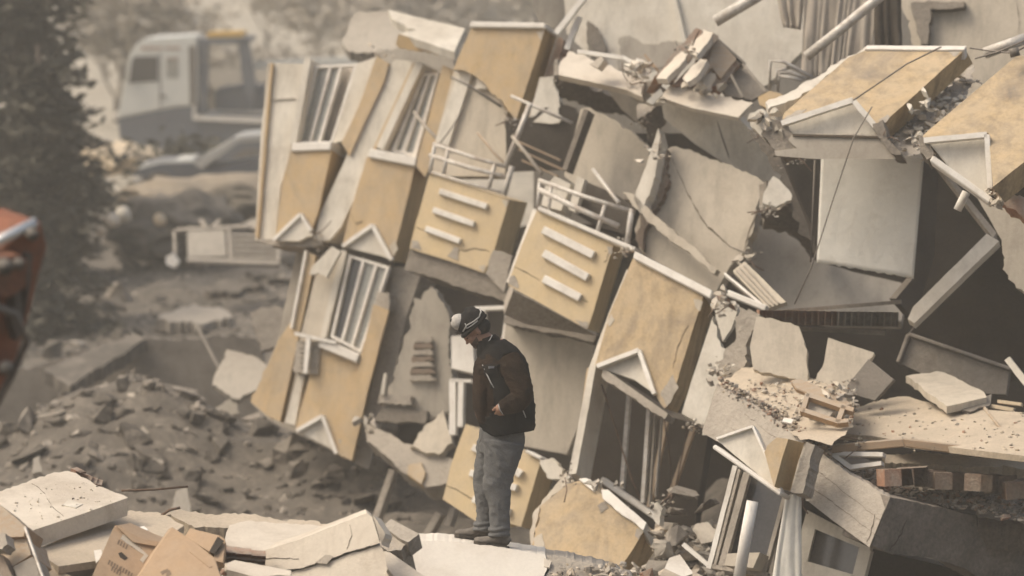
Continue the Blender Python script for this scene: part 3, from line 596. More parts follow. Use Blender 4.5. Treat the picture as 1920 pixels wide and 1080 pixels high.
# brick lumps with plaster faces: rotated masonry pieces
ml = block('masonry_lump', 'tumbled lump of red brick courses with white plaster faces near the top centre', 'masonry', 1310, 165, 36.9)
M1 = Pl(1300, 110, 36.9, .1, -.2)
slab('brick_body', [(1338, 66), (1392, 118), (1352, 162), (1300, 165), (1262, 158), (1290, 130), (1325, 113), (1310, 104)], M1, BRK, ml, t=.45, jag=(1, 2, 3), amp=2)
slab('brick_body', [(1306, 52), (1318, 57), (1290, 96), (1240, 145), (1228, 142), (1262, 100)], M1, BRK, ml, t=.4, off=-.02, jag='all', amp=2)
slab('render_face', [(1343, 70), (1381, 110), (1352, 148), (1327, 118)], M1, WOOD, ml, t=.05, off=-.05)
M2 = Pl(1300, 110, 36.65, -.5, -.9)
for q in ([(1315, 55), (1337, 61), (1331, 74), (1306, 105), (1289, 93)], [(1276, 95), (1290, 100), (1284, 112), (1250, 148), (1230, 147)], [(1326, 112), (1315, 110), (1296, 126), (1280, 147), (1288, 155), (1312, 136)]):
    slab('plaster_face', q, M2, CREAM, ml, t=.06, jag='all', amp=1)
for q in ([(1337, 61), (1348, 68), (1322, 108), (1308, 106)], [(1290, 100), (1300, 106), (1266, 150), (1250, 149)], [(1328, 116), (1336, 124), (1304, 160), (1288, 155)]):
    slab('brick_side', q, M1, DBRK, ml, t=.12, off=-.14, jag='all', amp=1.2)
slab('plaster_face', [(1312, 138), (1342, 138), (1340, 150), (1330, 166), (1300, 165)], M1, PLA, ml, t=.06, off=-.08, jag='all', amp=2)
bar('metal_edge', (1340, 68), (1398, 120), 4, M1, DSTL, ml, t=.1, off=-.05)
slab('white_stub', [(1238, 166), (1244, 176), (1224, 196), (1211, 190)], M1, WHT, ml, t=.06, off=-.25)
rt = block('roof_truss', 'dark folded sheet and slats right of the tumbled brick lumps', 'sheet', 1400, 180, 36.8)
slab('sheet', [(1352, 165), (1392, 120), (1440, 170), (1410, 188), (1360, 178)], Pl(1390, 150, 37, 0, -.3), DCON, rt, t=.05)
for a, c in (((1392, 120), (1436, 172)), ((1370, 140), (1392, 182))): bar('slat', a, c, 4, Pl(1390, 150, 36.8), CON, rt, t=.05)
# bent steel tubes (chair frame)
cf = block('chair_frame', 'bent white tubular chair frame standing behind the gabled roof panel edge', 'chair frame', 1450, 175, 36.0)
for pts in ([(1443, 172), (1444, 114), (1470, 116), (1525, 146)], [(1458, 172), (1461, 136), (1480, 134), (1512, 148)], [(1455, 158), (1457, 132), (1475, 130)], [(1462, 142), (1505, 150)]):
    tube('tube', [(x, y, 36.0) for x, y in pts], .018, STEEL, cf, seg=6)
slab('tan_block', [(1421, 182), (1443, 170), (1466, 176), (1470, 188), (1442, 204), (1424, 196)], Pl(1445, 185, 35.6), TAN, t=.25, jag=(2, 3), amp=2, tg=('small tan broken block below the bent chair frame', 'block'))
# poles near the top
tube('pole', [(1341, 40, 36), (1415, -4, 36), (1450, -25, 36)], .055, STEEL, tg=('thick pale pole end sticking in from the top edge', 'pole'), seg=10)
tube('pole', [(1512, 106, 34.5), (1580, 52, 34.5), (1645, -2, 34.5), (1670, -22, 34.5)], .045, STEEL, tg=('long pale pole slanting across the hanging curtains', 'pole'), seg=10)
tube('pole', [(1846, 100, 34), (1930, 70, 34)], .05, STEEL, tg=('short dusty pole behind the rightmost tan panel', 'pole'), seg=10)
# curtains at top
for i, (q, m, f) in enumerate((([(1455, -20), (1512, -20), (1500, 55), (1468, 50)], CURT, 3), ([(1508, -20), (1580, -20), (1560, 150), (1502, 145)], CURT, 4), ([(1575, -20), (1650, -20), (1632, 110), (1556, 148)], CURT, 5), ([(1640, -20), (1690, -20), (1690, 100), (1640, 100)], DPL, 3))):
    cloth('curtain', q, Pl(1560, 60, 36.2-.1*i, -.1, 0), m, None, folds=f, amp=.028, tg=(('short bunched curtain end at the top, left of the long curtains', 'long grey brown curtain behind the lower end of the slanting pole', 'long grey brown curtain crossed by the slanting pole', 'dark drape between the curtains and the corner wall')[i], 'curtain'), ragged=.03)

# ================================================================ PANEL F (upper right)
PF = Pl(1640, 170, 32.6, -.12, -.75)
pf = block('parapet', 'large stained tan panel with a white gable outline, tipped back in the upper right', 'panel', 1560, 298, 32.4)
slab('panel', [(1628, 92), (1810, 92), (1657, 230), (1648, 240), (1600, 186), (1466, 228), (1470, 212), (1590, 108)], PF, TAN2, pf, ext=(14, 27, .25))
slab('cap', [(1626, 85), (1812, 86), (1808, 93), (1622, 92)], PF, TRIM, pf, t=.1, off=-.04)
slab('torn_edge', [(1590, 105), (1630, 86), (1620, 95), (1500, 182), (1440, 205), (1435, 192), (1520, 150)], PF, WHT, pf, t=.12, off=.05, jag='all', amp=2.5)
PF2 = Pl(1560, 240, 32.1, -.12, -.1)
slab('plaster_panel', [(1470, 234), (1600, 190), (1644, 254), (1487, 252)], PF2, WHT, pf, t=.08, off=.1)
chev([(1465, 231), (1599, 187), (1642, 238)], 10, PF2, pf, off=-.02)
bar('shadow_strip', (1486, 253), (1648, 257), 4, PF2, CRACK, pf, t=.02, off=-.02)  # dark strip painting the shadow line below the gable plaster
slab('lintel', [(1487, 252), (1645, 255), (1680, 298), (1530, 298), (1455, 292), (1452, 284), (1495, 278), (1478, 262)], PF2, GPL, pf, ext=(0, -8, .4), jag=(0, 6, 7), amp=2)
slab('broken_corner', [(1636, 232), (1655, 224), (1665, 262), (1690, 290), (1672, 288), (1645, 256)], PF2, DCON, pf, t=.3, off=-.04, jag='all', amp=3)
slab('broken_corner', [(1406, 212), (1430, 204), (1462, 232), (1466, 252), (1430, 256), (1408, 238)], PF2, WHT, pf, t=.2, off=.1, jag='all', amp=5)
slab('broken_corner', [(1430, 245), (1465, 222), (1480, 245), (1495, 278), (1455, 285), (1430, 256)], PF2, DCON, pf, t=.3, off=.02, jag='all', amp=4)
# rubble gully between F and G
GU = Pl(1740, 220, 32.6, -.1, -1.0)
slab('rubble_gully', [(1664, 258), (1826, 125), (1815, 175), (1790, 215), (1738, 262), (1742, 290), (1682, 296)], GU, CON, pf, ext=(0, -4, .3), off=.1, jag='all', amp=4)
debris('crumbs', [GU.at(R.uniform(1672, 1760)+k*2.4, R.uniform(240, 285)-k*2.4, .02) for k in list(range(45))*5], [.015, .03, .06], [CON, SAND, WHT], pf)
# ================================================================ PANEL G (right edge)
PG = Pl(1850, 220, 30.6, -.12, -.6)
pg = block('parapet', 'rightmost tan panel with a white corner outline, cut by the right frame edge', 'panel', 1850, 380, 30.4)
slab('panel', [(1907, 104), (1990, 110), (1990, 270), (1925, 300), (1862, 350), (1853, 249), (1728, 258), (1735, 250)], PG, TAN2, pg, ext=(22, 30, .2))
PG2 = Pl(1800, 300, 30.3, -.1, -.1)
slab('plaster_panel', [(1736, 262), (1850, 252), (1856, 372), (1800, 335)], PG2, WHT, pg, t=.08, off=.1)
chev([(1732, 263), (1850, 252), (1856, 352)], 10, PG2, pg, off=.0)
bar('sill', (1746, 296), (1858, 376), 13, PG2, TRIM, pg, t=.15, off=-.05, bev=.01)
slab('broken_corner', [(1852, 348), (1870, 350), (1935, 375), (1930, 420), (1885, 385)], PG2, BRK, pg, t=.3, off=.05, jag='all', amp=4)
slab('broken_corner', [(1722, 255), (1738, 262), (1750, 295), (1738, 300), (1725, 285)], PG2, DCON, pg, t=.3, off=.05, jag='all', amp=3)
tube('pipe', [(1812, 360, 31), (1795, 394, 31)], .035, TRIM, tg=('short white pipe stub below the rightmost panel sill', 'pipe'))
for i, pts in enumerate(([(1818, 90, 31.5), (1860, 96, 31.5), (1900, 100, 31.2), (1935, 80, 31)], [(1828, 110, 31.4), (1870, 98, 31.3), (1930, 72, 31)], [(1600, 188, 32.0), (1700, 120, 32.3), (1765, 88, 32.2)])):
    tube('wire', pts, .007, DSTL, seg=5, tg=(('thin wire from the panel corner to the dark insulator', 'second thin wire rising to the right edge', 'thin wire lying across the face of the stained tan panel')[i], 'wire'))
tube('wire', [(1635, 200, 31.8), (1600, 260, 31.8), (1560, 380, 31.8), (1522, 500, 31.8), (1490, 570, 32)], .006, DSTL, seg=5, tg=('long thin wire hanging down in front of the white hanging board', 'wire'))
tube('insulator', [(1900, 90, 31.0), (1904, 106, 31.0)], .04, DSTL, tg=('small dark insulator knob on the wires at the upper right', 'insulator'))

# hanging white board
bd = cloth('hanging_sheet', [(1540, 292), (1733, 289), (1713, 522), (1531, 492)], Pl(1630, 400, 33.2, -.05, -.05), LINEN, None, folds=1, amp=.006, nu=30, nv=24, ragged=.008, tg=('big off white sheet hanging from the lintel under the stained tan panel', 'sheet'))
bd.modifiers['thickness'].thickness = .02
# cables on sheets
for i, pts in enumerate(([(1528, 300, 33), (1524, 400, 33), (1520, 492, 33)], [(1368, 462, 35.9), (1400, 475, 35.5)])):
    tube('cord', pts, .008, DSTL, seg=5, tg=(('thin dark cord hanging left of the white sheet', 'short dark wire stub at the end of the diagonal crack')[i], 'cord'))

# ================================================================ FLOOR, beam H
fl = block('floor_slab', 'sandy dust covered floor slab ending in a thick broken concrete edge beam, lower right', 'floor slab', 1650, 1030, 30.4)
FP = Pl(1750, 800, 31.2, -.3, -1.9)
slab('floor', [(1597, 764), (1640, 752), (1697, 743), (1763, 762), (1930, 774), (1930, 856), (1697, 828), (1633, 817), (1560, 812), (1575, 790)], FP, SAND, fl, t=.05, jag=(0, 1, 2), amp=2)
FP3 = Pl(1500, 760, 31.5, -.3, -1.6)
slab('floor', [(1345, 722), (1400, 690), (1520, 712), (1600, 740), (1600, 800), (1560, 835), (1500, 825), (1420, 762)], FP3, SAND, fl, ext=(0, -3, .2), off=.05, jag='all', amp=3)
PH = Pl(1500, 880, 30.6, -.30, -.25)
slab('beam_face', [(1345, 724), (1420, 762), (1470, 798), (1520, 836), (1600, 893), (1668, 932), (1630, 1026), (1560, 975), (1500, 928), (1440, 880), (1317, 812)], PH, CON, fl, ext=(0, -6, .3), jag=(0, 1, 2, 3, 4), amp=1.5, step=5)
for a, c in (((1395, 775), (1650, 975)), ((1370, 800), (1645, 1005))): crackline([a, ((a[0]+c[0])/2, (a[1]+c[1])/2), c], PH, fl, w=1.2)
crackline([(1640, 965), (1632, 1000), (1625, 1015)], PH, fl, w=3)
PH2 = Pl(1668, 980, PH.depth(1668, 932)+.02, .35, .1)
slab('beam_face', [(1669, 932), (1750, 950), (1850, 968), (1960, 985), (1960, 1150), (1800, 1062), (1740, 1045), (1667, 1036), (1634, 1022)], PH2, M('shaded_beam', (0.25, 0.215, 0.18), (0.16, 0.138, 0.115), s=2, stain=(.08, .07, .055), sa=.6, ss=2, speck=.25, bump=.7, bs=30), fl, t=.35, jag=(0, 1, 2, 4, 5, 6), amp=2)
crackline([(1700, 975), (1690, 1000), (1668, 1034)], PH2, fl, w=3)
# layered broken bricks above the beam
LB = Pl(1790, 900, 30.8, .0, -.6)
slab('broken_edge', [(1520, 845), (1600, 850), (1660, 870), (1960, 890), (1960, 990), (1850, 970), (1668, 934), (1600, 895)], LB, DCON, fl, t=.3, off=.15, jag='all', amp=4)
slab('broken_edge', [(1655, 850), (1720, 848), (1930, 862), (1930, 880), (1800, 872), (1660, 868)], LB, SAND, fl, t=.3, off=-.02, jag='all', amp=3)
for i in range(8):
    brick(fl, LB.at(1678+i*33, 893+i*3+R.uniform(-5, 5), -.40+R.uniform(-.06, .1)), (R.uniform(-.1, .1), .10+R.uniform(-.05, .05), 1.5+R.uniform(-.45, .45)), (BRK, DBRK, DBRK, DBRK, DBRK, DBRK, DBRK, DBRK)[i], 1.0)
debris('crumbs', [LB.at(x, 880+(x-1560)*.2+R.uniform(-18, 26), -.06) for x in [R.uniform(1560, 1930) for _ in range(900)]], [.015, .025, .05], [DCON, CON, DBRK, DCON, BRK], fl)
debris('crumbs', [PH.at(x, 722+(x-1345)*.62+R.uniform(-22, 8), R.uniform(-.02, .3)) for x in [R.uniform(1350, 1560) for _ in range(1100)]], [.008, .013, .02, .034], [BRK, CON, DCON, SAND, BRK, DBRK], fl)
debris('crumbs', [FP.at(R.uniform(1600, 1925), R.uniform(765, 845), -.01) for _ in range(130)], [.012, .02, .03], [DCON, CON, BRK, SAND], fl)
debris('crumbs', [FP3.at(R.uniform(1400, 1610), R.uniform(712, 790), -.03) for _ in range(500)], [.01, .018, .032], [WHT, CON, BRK, SAND, DCON], fl)
wbm = block('wooden_beam', 'long dusty wooden beam bent in the middle, lying along the floor slab edge', 'beam', 1693, 866, 30.6)
PW = Pl(1700, 845, 30.5, -.1, 0)
slab('beam', [(1527, 837), (1693, 822), (1697, 838), (1532, 852)], PW, WOOD, wbm, t=.12, bev=.008)
slab('beam', [(1693, 822), (1850, 840), (1930, 852), (1930, 868), (1845, 858), (1697, 838)], PW, WOOD, wbm, t=.12, bev=.008)
tube('rod', [(1846, 765, 31.0), (1912, 848, 30.6)], .014, WOOD, tg=('thin rod lying diagonally on the sandy floor at the right edge', 'rod'))
st = block('stool', 'small wooden stool lying tipped over on the rubble at the floor edge', 'stool', 1540, 790, 31.2)
SP = Pl(1540, 760, 30.85, -.1, -.5)
slab('seat', [(1482, 712), (1500, 709), (1578, 742), (1598, 757), (1580, 765), (1492, 728)], SP, WOOD, st, t=.05, off=.1, bev=.008)
for a, c, w in (((1512, 738), (1582, 762), 9), ((1505, 768), (1572, 790), 8), ((1514, 738), (1504, 772), 9), ((1582, 760), (1570, 792), 9), ((1582, 762), (1600, 768), 8), ((1572, 790), (1590, 788), 7)):
    bar('leg' if abs(a[0]-c[0]) < 20 else 'rail', a, c, w, SP, WOOD, st, t=.05, off=-.1)
slab('grey_bag', [(1522, 748), (1545, 745), (1570, 765), (1555, 782), (1515, 770)], SP, CON, t=.1, off=.02, jag='all', amp=2, tg=('grey rubble lump inside the tipped wooden stool', 'rubble'))
slab('paper_sheet', [(1545, 782), (1553, 778), (1575, 792), (1568, 800), (1540, 796)], Pl(1555, 790, 30.9, 0, -.8), TRIM, t=.01, tg=('white paper scrap below the tipped wooden stool', 'paper'))
slab('paper_sheet', [(1470, 782), (1488, 786), (1484, 794), (1466, 790)], Pl(1475, 788, 30.9, 0, -.8), TRIM, t=.01, tg=('small white scrap on the rubble left of the stool', 'paper'))
wl2 = block('window_casement', 'white window casement lying flat under the wooden beam', 'window frame', 1620, 880, 30.8)
for a, c in (((1562, 852), (1594, 876)), ((1592, 876), (1652, 868)), ((1560, 850), (1655, 852))): bar('frame_bar', a, c, 8, Pl(1600, 865, 30.6), TRIM, wl2, t=.08)
# slats on the far right of the floor
for i, (a, c, w) in enumerate((((1852, 760), (1900, 768), 7), ((1870, 752), (1915, 758), 6), ((1888, 672), (1925, 720), 12))):
    bar('lath', a, c, w, Pl(1880, 750, 31.6), PALEW if i < 2 else WHT, t=.05, tg=(('pale lath lying at the right end of the sandy floor', 'second pale lath just above it on the rubble', 'stout white lath leaning at the right edge')[i], 'lath'))

# ================================================================ GABLE PIECE and window under the beam
gp = block('gable_piece', 'cream triangular gable piece with a tan corner block hanging below the concrete beam', 'gable', 1420, 930, 30.2)
PP = Pl(1420, 860, 30.25, -.2, -.12)
slab('plaster_panel', [(1343, 824), (1411, 800), (1448, 880), (1462, 922), (1400, 872)], PP, WHT, gp, t=.12)
chev([(1343, 822), (1411, 799), (1447, 880), (1463, 920)], 4, PP, gp, off=-.04)
bar('sill', (1337, 836), (1464, 926), 9, PP, TRIM, gp, t=.2, off=-.08, bev=.01)
slab('corner_block', [(1433, 848), (1438, 836), (1457, 820), (1478, 823), (1466, 860), (1452, 913), (1446, 896)], PP, TAN, gp, off=-.16, ext=(30, 8, .3), jag=(0, 1), amp=2)
slab('corner_side', [(1513, 828), (1528, 834), (1505, 925), (1482, 922)], PP, CON, gp, t=.2, off=-.02, jag='all', amp=1.5)
lw = block('window_frame', 'tall broken white window frame hanging under the gable piece at the bottom', 'window frame', 1400, 1090, 30.6)
PL_ = Pl(1400, 980, 30.7, -.15, -.1)
for a, c, w, m in (((1378, 873), (1328, 1066), 9, TRIM), ((1386, 880), (1340, 1060), 5, CON), ((1400, 886), (1352, 1062), 12, CON), ((1472, 925), (1432, 1075), 7, CON)): bar('frame_bar', a, c, w, PL_, m, lw, t=.07)
bar('frame_bar', (1335, 1062), (1440, 1078), 8, PL_, CON, lw, t=.07)
slab('pane', [(1405, 890), (1468, 925), (1430, 1075), (1356, 1062)], PL_, DGL, lw, t=.01, off=.1)
slab('tiled_box', [(1364, 1038), (1425, 1036), (1412, 1065), (1358, 1060)], Pl(1390, 1050, 30.4), PLA, t=.2, tg=('pale ribbed crate corner inside the hanging window frame', 'crate'))
tube('pole', [(1411, 940, 29.9), (1398, 1010, 29.9), (1384, 1095, 29.9)], .048, TRIM, seg=10, tg=('white pole standing upright in front of the hanging window frame', 'pole'))
cloth('curtain', [(1474, 928), (1503, 926), (1502, 1100), (1446, 1100)], Pl(1480, 1000, 30.3, -.1, 0), LINEN, None, folds=3, amp=.014, tg=('white curtain hanging in folds under the tan corner block', 'curtain'))
dr = block('door', 'pale door with a dark glass pane under the concrete beam end', 'door', 1560, 1100, 30.8)
PDr = Pl(1560, 1020, 30.9, -.25, -.1)
q = [(1515, 958), (1640, 1020), (1612, 1110), (1470, 1110)]
bm = bmesh.new()
for pts in ([(1513, 956), (1534, 968), (1512, 1060), (1492, 1110), (1470, 1110)], [(1534, 968), (1634, 1020), (1630, 1034), (1610, 1026), (1528, 992)], [(1612, 1024), (1633, 1033), (1614, 1110), (1590, 1110)], [(1512, 1052), (1602, 1078), (1598, 1092), (1508, 1066)], [(1508, 1066), (1598, 1092), (1594, 1112), (1498, 1112)]): prism_bm(bm, pts, PDr, .05, 0)
link('leaf', bm, WHT, dr)
slab('pane', [(1526, 985), (1614, 1022), (1600, 1080), (1508, 1056)], PDr, DGL, dr, t=.02, off=.03)
slab('curtain_rail_wall', [(1468, 925), (1520, 930), (1640, 1030), (1930, 1100), (1930, 1140), (1440, 1140)], Pl(1600, 1050, 31.6, -.1, .1), DPL, fl, t=.1)

for i, (pts, r, m) in enumerate((([(958, 180, 39.2), (1015, 205, 39.1), (1073, 231, 39.0)], .018, STEEL), ([(994, 195, 39.0), (970, 255, 39.0), (948, 312, 39.0)], .028, STEEL), ([(960, 255, 38.9), (990, 292, 38.8), (1015, 326, 38.6)], .02, CON), ([(895, 248, 39.6), (925, 285, 39.5), (952, 312, 39.3)], .014, WOOD), ([(846, 145, 40), (878, 160, 39.9), (940, 200, 39.8)], .014, DSTL), ([(776, 210, 41.9), (800, 240, 41.6), (828, 268, 41.3)], .018, CON), ([(868, 205, 40.1), (850, 235, 40.1), (826, 268, 40)], .008, DSTL), ([(1112, 318, 37), (1138, 352, 36.6), (1160, 380, 36.3)], .02, STEEL))):
    tube('rod', pts, r, m, seg=6, tg=(('thin white rod over the dark hole, right of the tallest panel', 'upright white rod rising from the first balcony rail', 'rod leaning down right across the dark hole', 'thin dark rod leaning on the cream wall behind the first balcony', 'dark rod crossing from the second fin to the panel foot', 'rod leaning across the second window fin', 'thin hanging cable left of the first balcony rail', 'white rod leaning behind the wider balcony rail')[i], 'rod'))
slab('cabinet_box', [(1022, 350), (1040, 330), (1070, 345), (1052, 395), (1015, 385)], Pl(1040, 370, 37.6), WHT, t=.3, tg=('white cabinet box standing behind the left end of the wider balcony rail', 'cabinet'))
slab('dark_sideboard', [(1085, 335), (1150, 362), (1185, 385), (1172, 440), (1120, 425), (1078, 400)], Pl(1130, 390, 37.8), DPL, t=.3, tg=('dark furniture piece behind the wider balcony rail', 'furniture'))
slab('white_board', [(1082, 330), (1096, 336), (1078, 398), (1066, 392)], Pl(1080, 360, 37.5), WHT, t=.1, tg=('narrow white board beside the dark furniture behind the balcony rail', 'board'))

# broken ends: rebar and crumbs on the fracture edges
for i, (x, y, d) in enumerate(((1045, 150, 38.6), (1205, 232, 37.6), (1232, 285, 36.0), (1395, 480, 35.9), (1425, 245, 35.0), (1664, 265, 32.0), (1742, 292, 31.8), (1862, 365, 30.2), (1350, 690, 33.0), (1352, 575, 34.0), (705, 100, 43), (588, 445, 42.5), (690, 862, 42.3), (842, 880, 40.2), (1062, 895, 33.2), (1240, 950, 32.2), (1308, 800, 33.8), (1185, 160, 37.2), (1290, 90, 36.4), (1440, 395, 34.8), (1480, 295, 33.9), (1610, 830, 30.6), (1500, 925, 30.3), (960, 225, 39.6), (1170, 470, 35.4))):
    for k in range(1+i % 2):
        a = R.uniform(0, 6.28); L = R.uniform(15, 48); x0, y0 = x+R.uniform(-10, 10), y+R.uniform(-8, 8)
        bm = bmesh.new(); tube_bm(bm, [P(x0, y0, d), P(x0+math.cos(a)*L*.5+R.uniform(-4, 4), y0+math.sin(a)*L*.5+R.uniform(-4, 4), d-.08), P(x0+math.cos(a)*L, y0+math.sin(a)*L+R.uniform(-3, 8), d-.1)], R.uniform(.004, .007), 5)
        link('rebar', bm, RUST, cb, True)
    debris('crumbs', [P(x+R.gauss(0, 12), y+R.gauss(0, 8), d+R.uniform(-.05, .1)) for _ in range(34)], [.01, .018, .032], [CON, DCON, WHT, SAND], cb)

# places where the render has chipped off the tan faces
for par, pl, pts, m in ((pe, PE, [(1238, 738), (1262, 702), (1272, 728), (1250, 764)], CON), (pe, PE, [(1300, 560), (1318, 566), (1312, 584), (1304, 576)], PLA), (pe, PE, [(1146, 588), (1152, 600), (1142, 612), (1138, 602)], PLA),
        (bD, PD, [(1078, 600), (1102, 604), (1101, 617), (1088, 611)], CON), (bD, PD, [(955, 520), (964, 516), (972, 540), (953, 533)], CON), (bD, PD, [(1138, 462), (1149, 464), (1146, 478), (1140, 474)], CON),
        (bC, PC, [(772, 450), (784, 452), (790, 470), (770, 465)], CON), (bC, PC, [(940, 374), (953, 376), (948, 392)], PLA), (bC, PC, [(896, 500), (910, 498), (908, 511)], PLA),
        (pj, PJ, [(1120, 948), (1136, 940), (1142, 952), (1126, 962)], DCON), (pj, PJ, [(1195, 990), (1207, 996), (1198, 1012), (1190, 1004)], CON), (pj, PJ, [(1000, 1010), (1016, 1000), (1022, 1024), (1004, 1034)], PLA),
        (pf, PF, [(1470, 222), (1492, 208), (1512, 205), (1490, 220)], CON), (pf, PF, [(1648, 226), (1664, 214), (1668, 220), (1656, 232)], CON), (pf, PF, [(1776, 96), (1802, 94), (1790, 106)], CON),
        (lb, FA, [(640, 850), (634, 826), (646, 820), (650, 846)], CON), (lb, FA, [(520, 440), (536, 430), (540, 444), (518, 452)], CON), (lb, FA, [(738, 480), (730, 460), (742, 450), (746, 466)], PLA), (tp, FT, [(1004, 60), (1020, 58), (1014, 76)], PLA)):
    off = {lb: -.105, pe: -.006}.get(par, -.006)
    slab('chipped_patch', pts, pl, m, par, t=.004, off=off, jag='all', amp=1.2, step=4)
# loose shards caught on the ledges
for (x, y, sx, sy, d, n) in ((1195, 125, 30, 14, 37.0, 14), (1440, 230, 26, 18, 32.3, 14), (1235, 185, 16, 10, 36.6, 6), (1345, 690, 14, 30, 33.0, 10), (1360, 560, 22, 12, 34.1, 8), (1215, 300, 10, 40, 36.0, 2), (1395, 485, 14, 12, 35.6, 6), (1740, 205, 40, 30, 32.3, 12), (1870, 375, 20, 14, 30.1, 8), (1560, 740, 40, 16, 31.0, 12), (1320, 165, 40, 10, 36.5, 10), (700, 790, 20, 12, 40.0, 6), (1140, 905, 40, 10, 33.0, 6)):
    for _ in range(n):
        cx_, cy_ = x+R.gauss(0, sx*.6), y+R.gauss(0, sy*.6); s_ = R.uniform(3, 8); a = R.uniform(0, 6.28)
        q = [(cx_+math.cos(a+t_)*s_*R.uniform(.6, 1.4)*(1.5 if k % 2 else .7), cy_+math.sin(a+t_)*s_*R.uniform(.5, 1)*(1.5 if k % 2 else .7)) for k, t_ in enumerate((0, 1.3, 2.6, 3.9, 5.2))]
        slab('plaster_shard', q, Pl(cx_, cy_, d+R.uniform(-.1, .1), R.uniform(-.6, .3), R.uniform(-1.2, .1)), R.choice((WHT, CREAM, CON, PLA, GPL)), cb, t=R.uniform(.02, .06))
# ================================================================ LOOSE RUBBLE
def ray_ground(px, py):
    d = 20.0
    while d < 300:
        p = P(px, py, d)
        if p.z < gz(p.x, p.y): return p
        d += .25 if d < 80 else 2
    return None
rp0 = None
rp = thing('rubble_field', 'grey brown heap of broken concrete below and left of the leaning facade', 'rubble', (-3.5, 46, 0))
n = 0
while n < 290:
    px, py = R.uniform(-20, 760), R.uniform(480, 960)
    if R.random() < .35: py = R.uniform(760, 950)
    w = ray_ground(px, py)
    if not w or w.y < 36 or w.y > 80: continue
    s = R.choice((.10, .13, .16, .2, .26, .34, .42))*(1 if w.y < 60 else 1.5)
    chunk(rp, w+Vector((0, 0, s*.1)), s, R.choice((SOIL, SOIL, DCON, SOIL, DCON, SOIL)))
    n += 1
pts = []
while len(pts) < 12000:
    w = ray_ground(R.uniform(-260, 800), R.uniform(430, 990))
    if w and 33 < w.y < 85: pts.append(w)
debris('small_rubble', pts, [.03, .05, .08, .12], [SOIL, DCON, SOIL, SOIL, SOIL, CON], rp)
# rubble under the right part of the wreck
rb = thing('rubble_heap', 'pale rubble heap at the foot of the wreck right of the low tan panel', 'rubble', P(1250, 1080, 32.5))
for px, py, s, m in [(1248, 1030, .3, WHT), (1262, 1010, .3, CON), (1290, 1045, .4, WHT), (1320, 1000, .3, GPL), (1240, 1068, .3, CON), (1300, 1075, .35, CON), (1270, 960, .3, DCON), (1335, 1075, .25, WHT), (1255, 985, .22, CON), (1350, 1040, .3, CON), (1285, 925, .35, DCON), (1320, 950, .35, DCON)]:
    chunk(rb, P(px, py, 32.4-(py-1000)/200), s*.72, {WHT: GPL}.get(m, m), var=R.choice((0, 3, 6, 1, 4)))
debris('small_rubble', [P(R.uniform(1228 if y < 1062 else 1190, 1420), y, 32.6-(y-1000)/150) for y in [R.uniform(985, 1100) for _ in range(700)]], [.02, .04, .07, .1], [CON, GPL, DCON, SAND], rb)
slab('tile_shard', [(1255, 1046), (1275, 1040), (1300, 1075), (1262, 1090), (1240, 1080)], Pl(1270, 1060, 31.6, 0, -.4), TRIM, t=.03, tg=('white tile shard on the rubble heap at the bottom, right of the low panel', 'tile'))
slab('white_lump', [(1222, 945), (1236, 938), (1242, 952), (1236, 985), (1226, 975)], Pl(1230, 960, 32.2), WHT, t=.1, jag='all', amp=2, tg=('white torn lump at the right corner of the low panel cap', 'plaster'))
bar('lath', (1280, 1020), (1330, 1062), 8, Pl(1300, 1040, 31.8), TRIM, tg=('white lath lying on the rubble beside the tall pole', 'lath'))
# ledge with broken plaster behind the man (left)
ld = block('broken_ledge', 'grey concrete ledge with a tan end, left of the low cracked balcony', 'ledge', 770, 915, 40.5)
LP = Pl(760, 850, 40.3, -.2, -.35)
slab('ledge', [(684, 806), (700, 800), (790, 845), (850, 862), (846, 905), (795, 912), (765, 890), (688, 828)], LP, CON, ld, t=.3, jag='all', amp=2.5)
slab('tan_end', [(766, 872), (790, 866), (797, 885), (790, 908), (764, 890)], LP, TAN, ld, t=.1, off=-.05, jag='all', amp=1.5)
slab('plaster_chunk', [(768, 838), (800, 795), (832, 768), (836, 790), (848, 830), (822, 852), (800, 850)], LP, PLA, ld, t=.1, off=-.1, jag='all', amp=3)
bw = block('broken_wall', 'ragged grey wall stump with bare brick courses, left of the head of the man', 'wall', 790, 790, 41.0)
BP = Pl(790, 680, 41.0, -.15, -.08)
slab('wall_face', [(722, 775), (738, 700), (770, 610), (776, 558), (790, 562), (808, 537), (834, 575), (846, 690), (852, 765), (830, 775), (780, 790)], BP, GPL, bw, t=.25, jag='all', amp=4)
for k in range(7):
    slab('brick_course', [(778-k*1.5, 632+k*12), (806, 630+k*12), (812+k, 640+k*12), (776-k*1.5, 642+k*12)], BP, DBRK if k % 2 else CON, bw, t=.1, off=-.06, jag='all', amp=1.5)
slab('brick_course', [(712, 740), (770, 742), (772, 758), (708, 757)], BP, CON, bw, t=.2, off=-.15, jag='all', amp=2)
slab('brick_course', [(716, 765), (800, 770), (798, 795), (700, 790)], BP, DCON, bw, t=.2, off=-.1, jag='all', amp=2)
bar('rail', (722, 700), (716, 740), 6, BP, WHT, bw, off=-.2)
slab('back_plaster', [(948, 602), (985, 610), (1114, 638), (1108, 700), (1084, 800), (1062, 852), (960, 832), (940, 700)], Pl(1020, 720, 38.9, -.15, -.05), PLA, t=.15, jag=(1,), amp=3, tg=('smooth grey cream wall directly behind the back of the man', 'wall'))
slab('ceiling_edge', [(948, 590), (1060, 612), (1118, 628), (1112, 642), (985, 614), (945, 606)], Pl(1030, 615, 38.6), DCON, t=.3, jag='all', amp=2, tg=('broken concrete edge above the smooth wall behind the man', 'slab'))
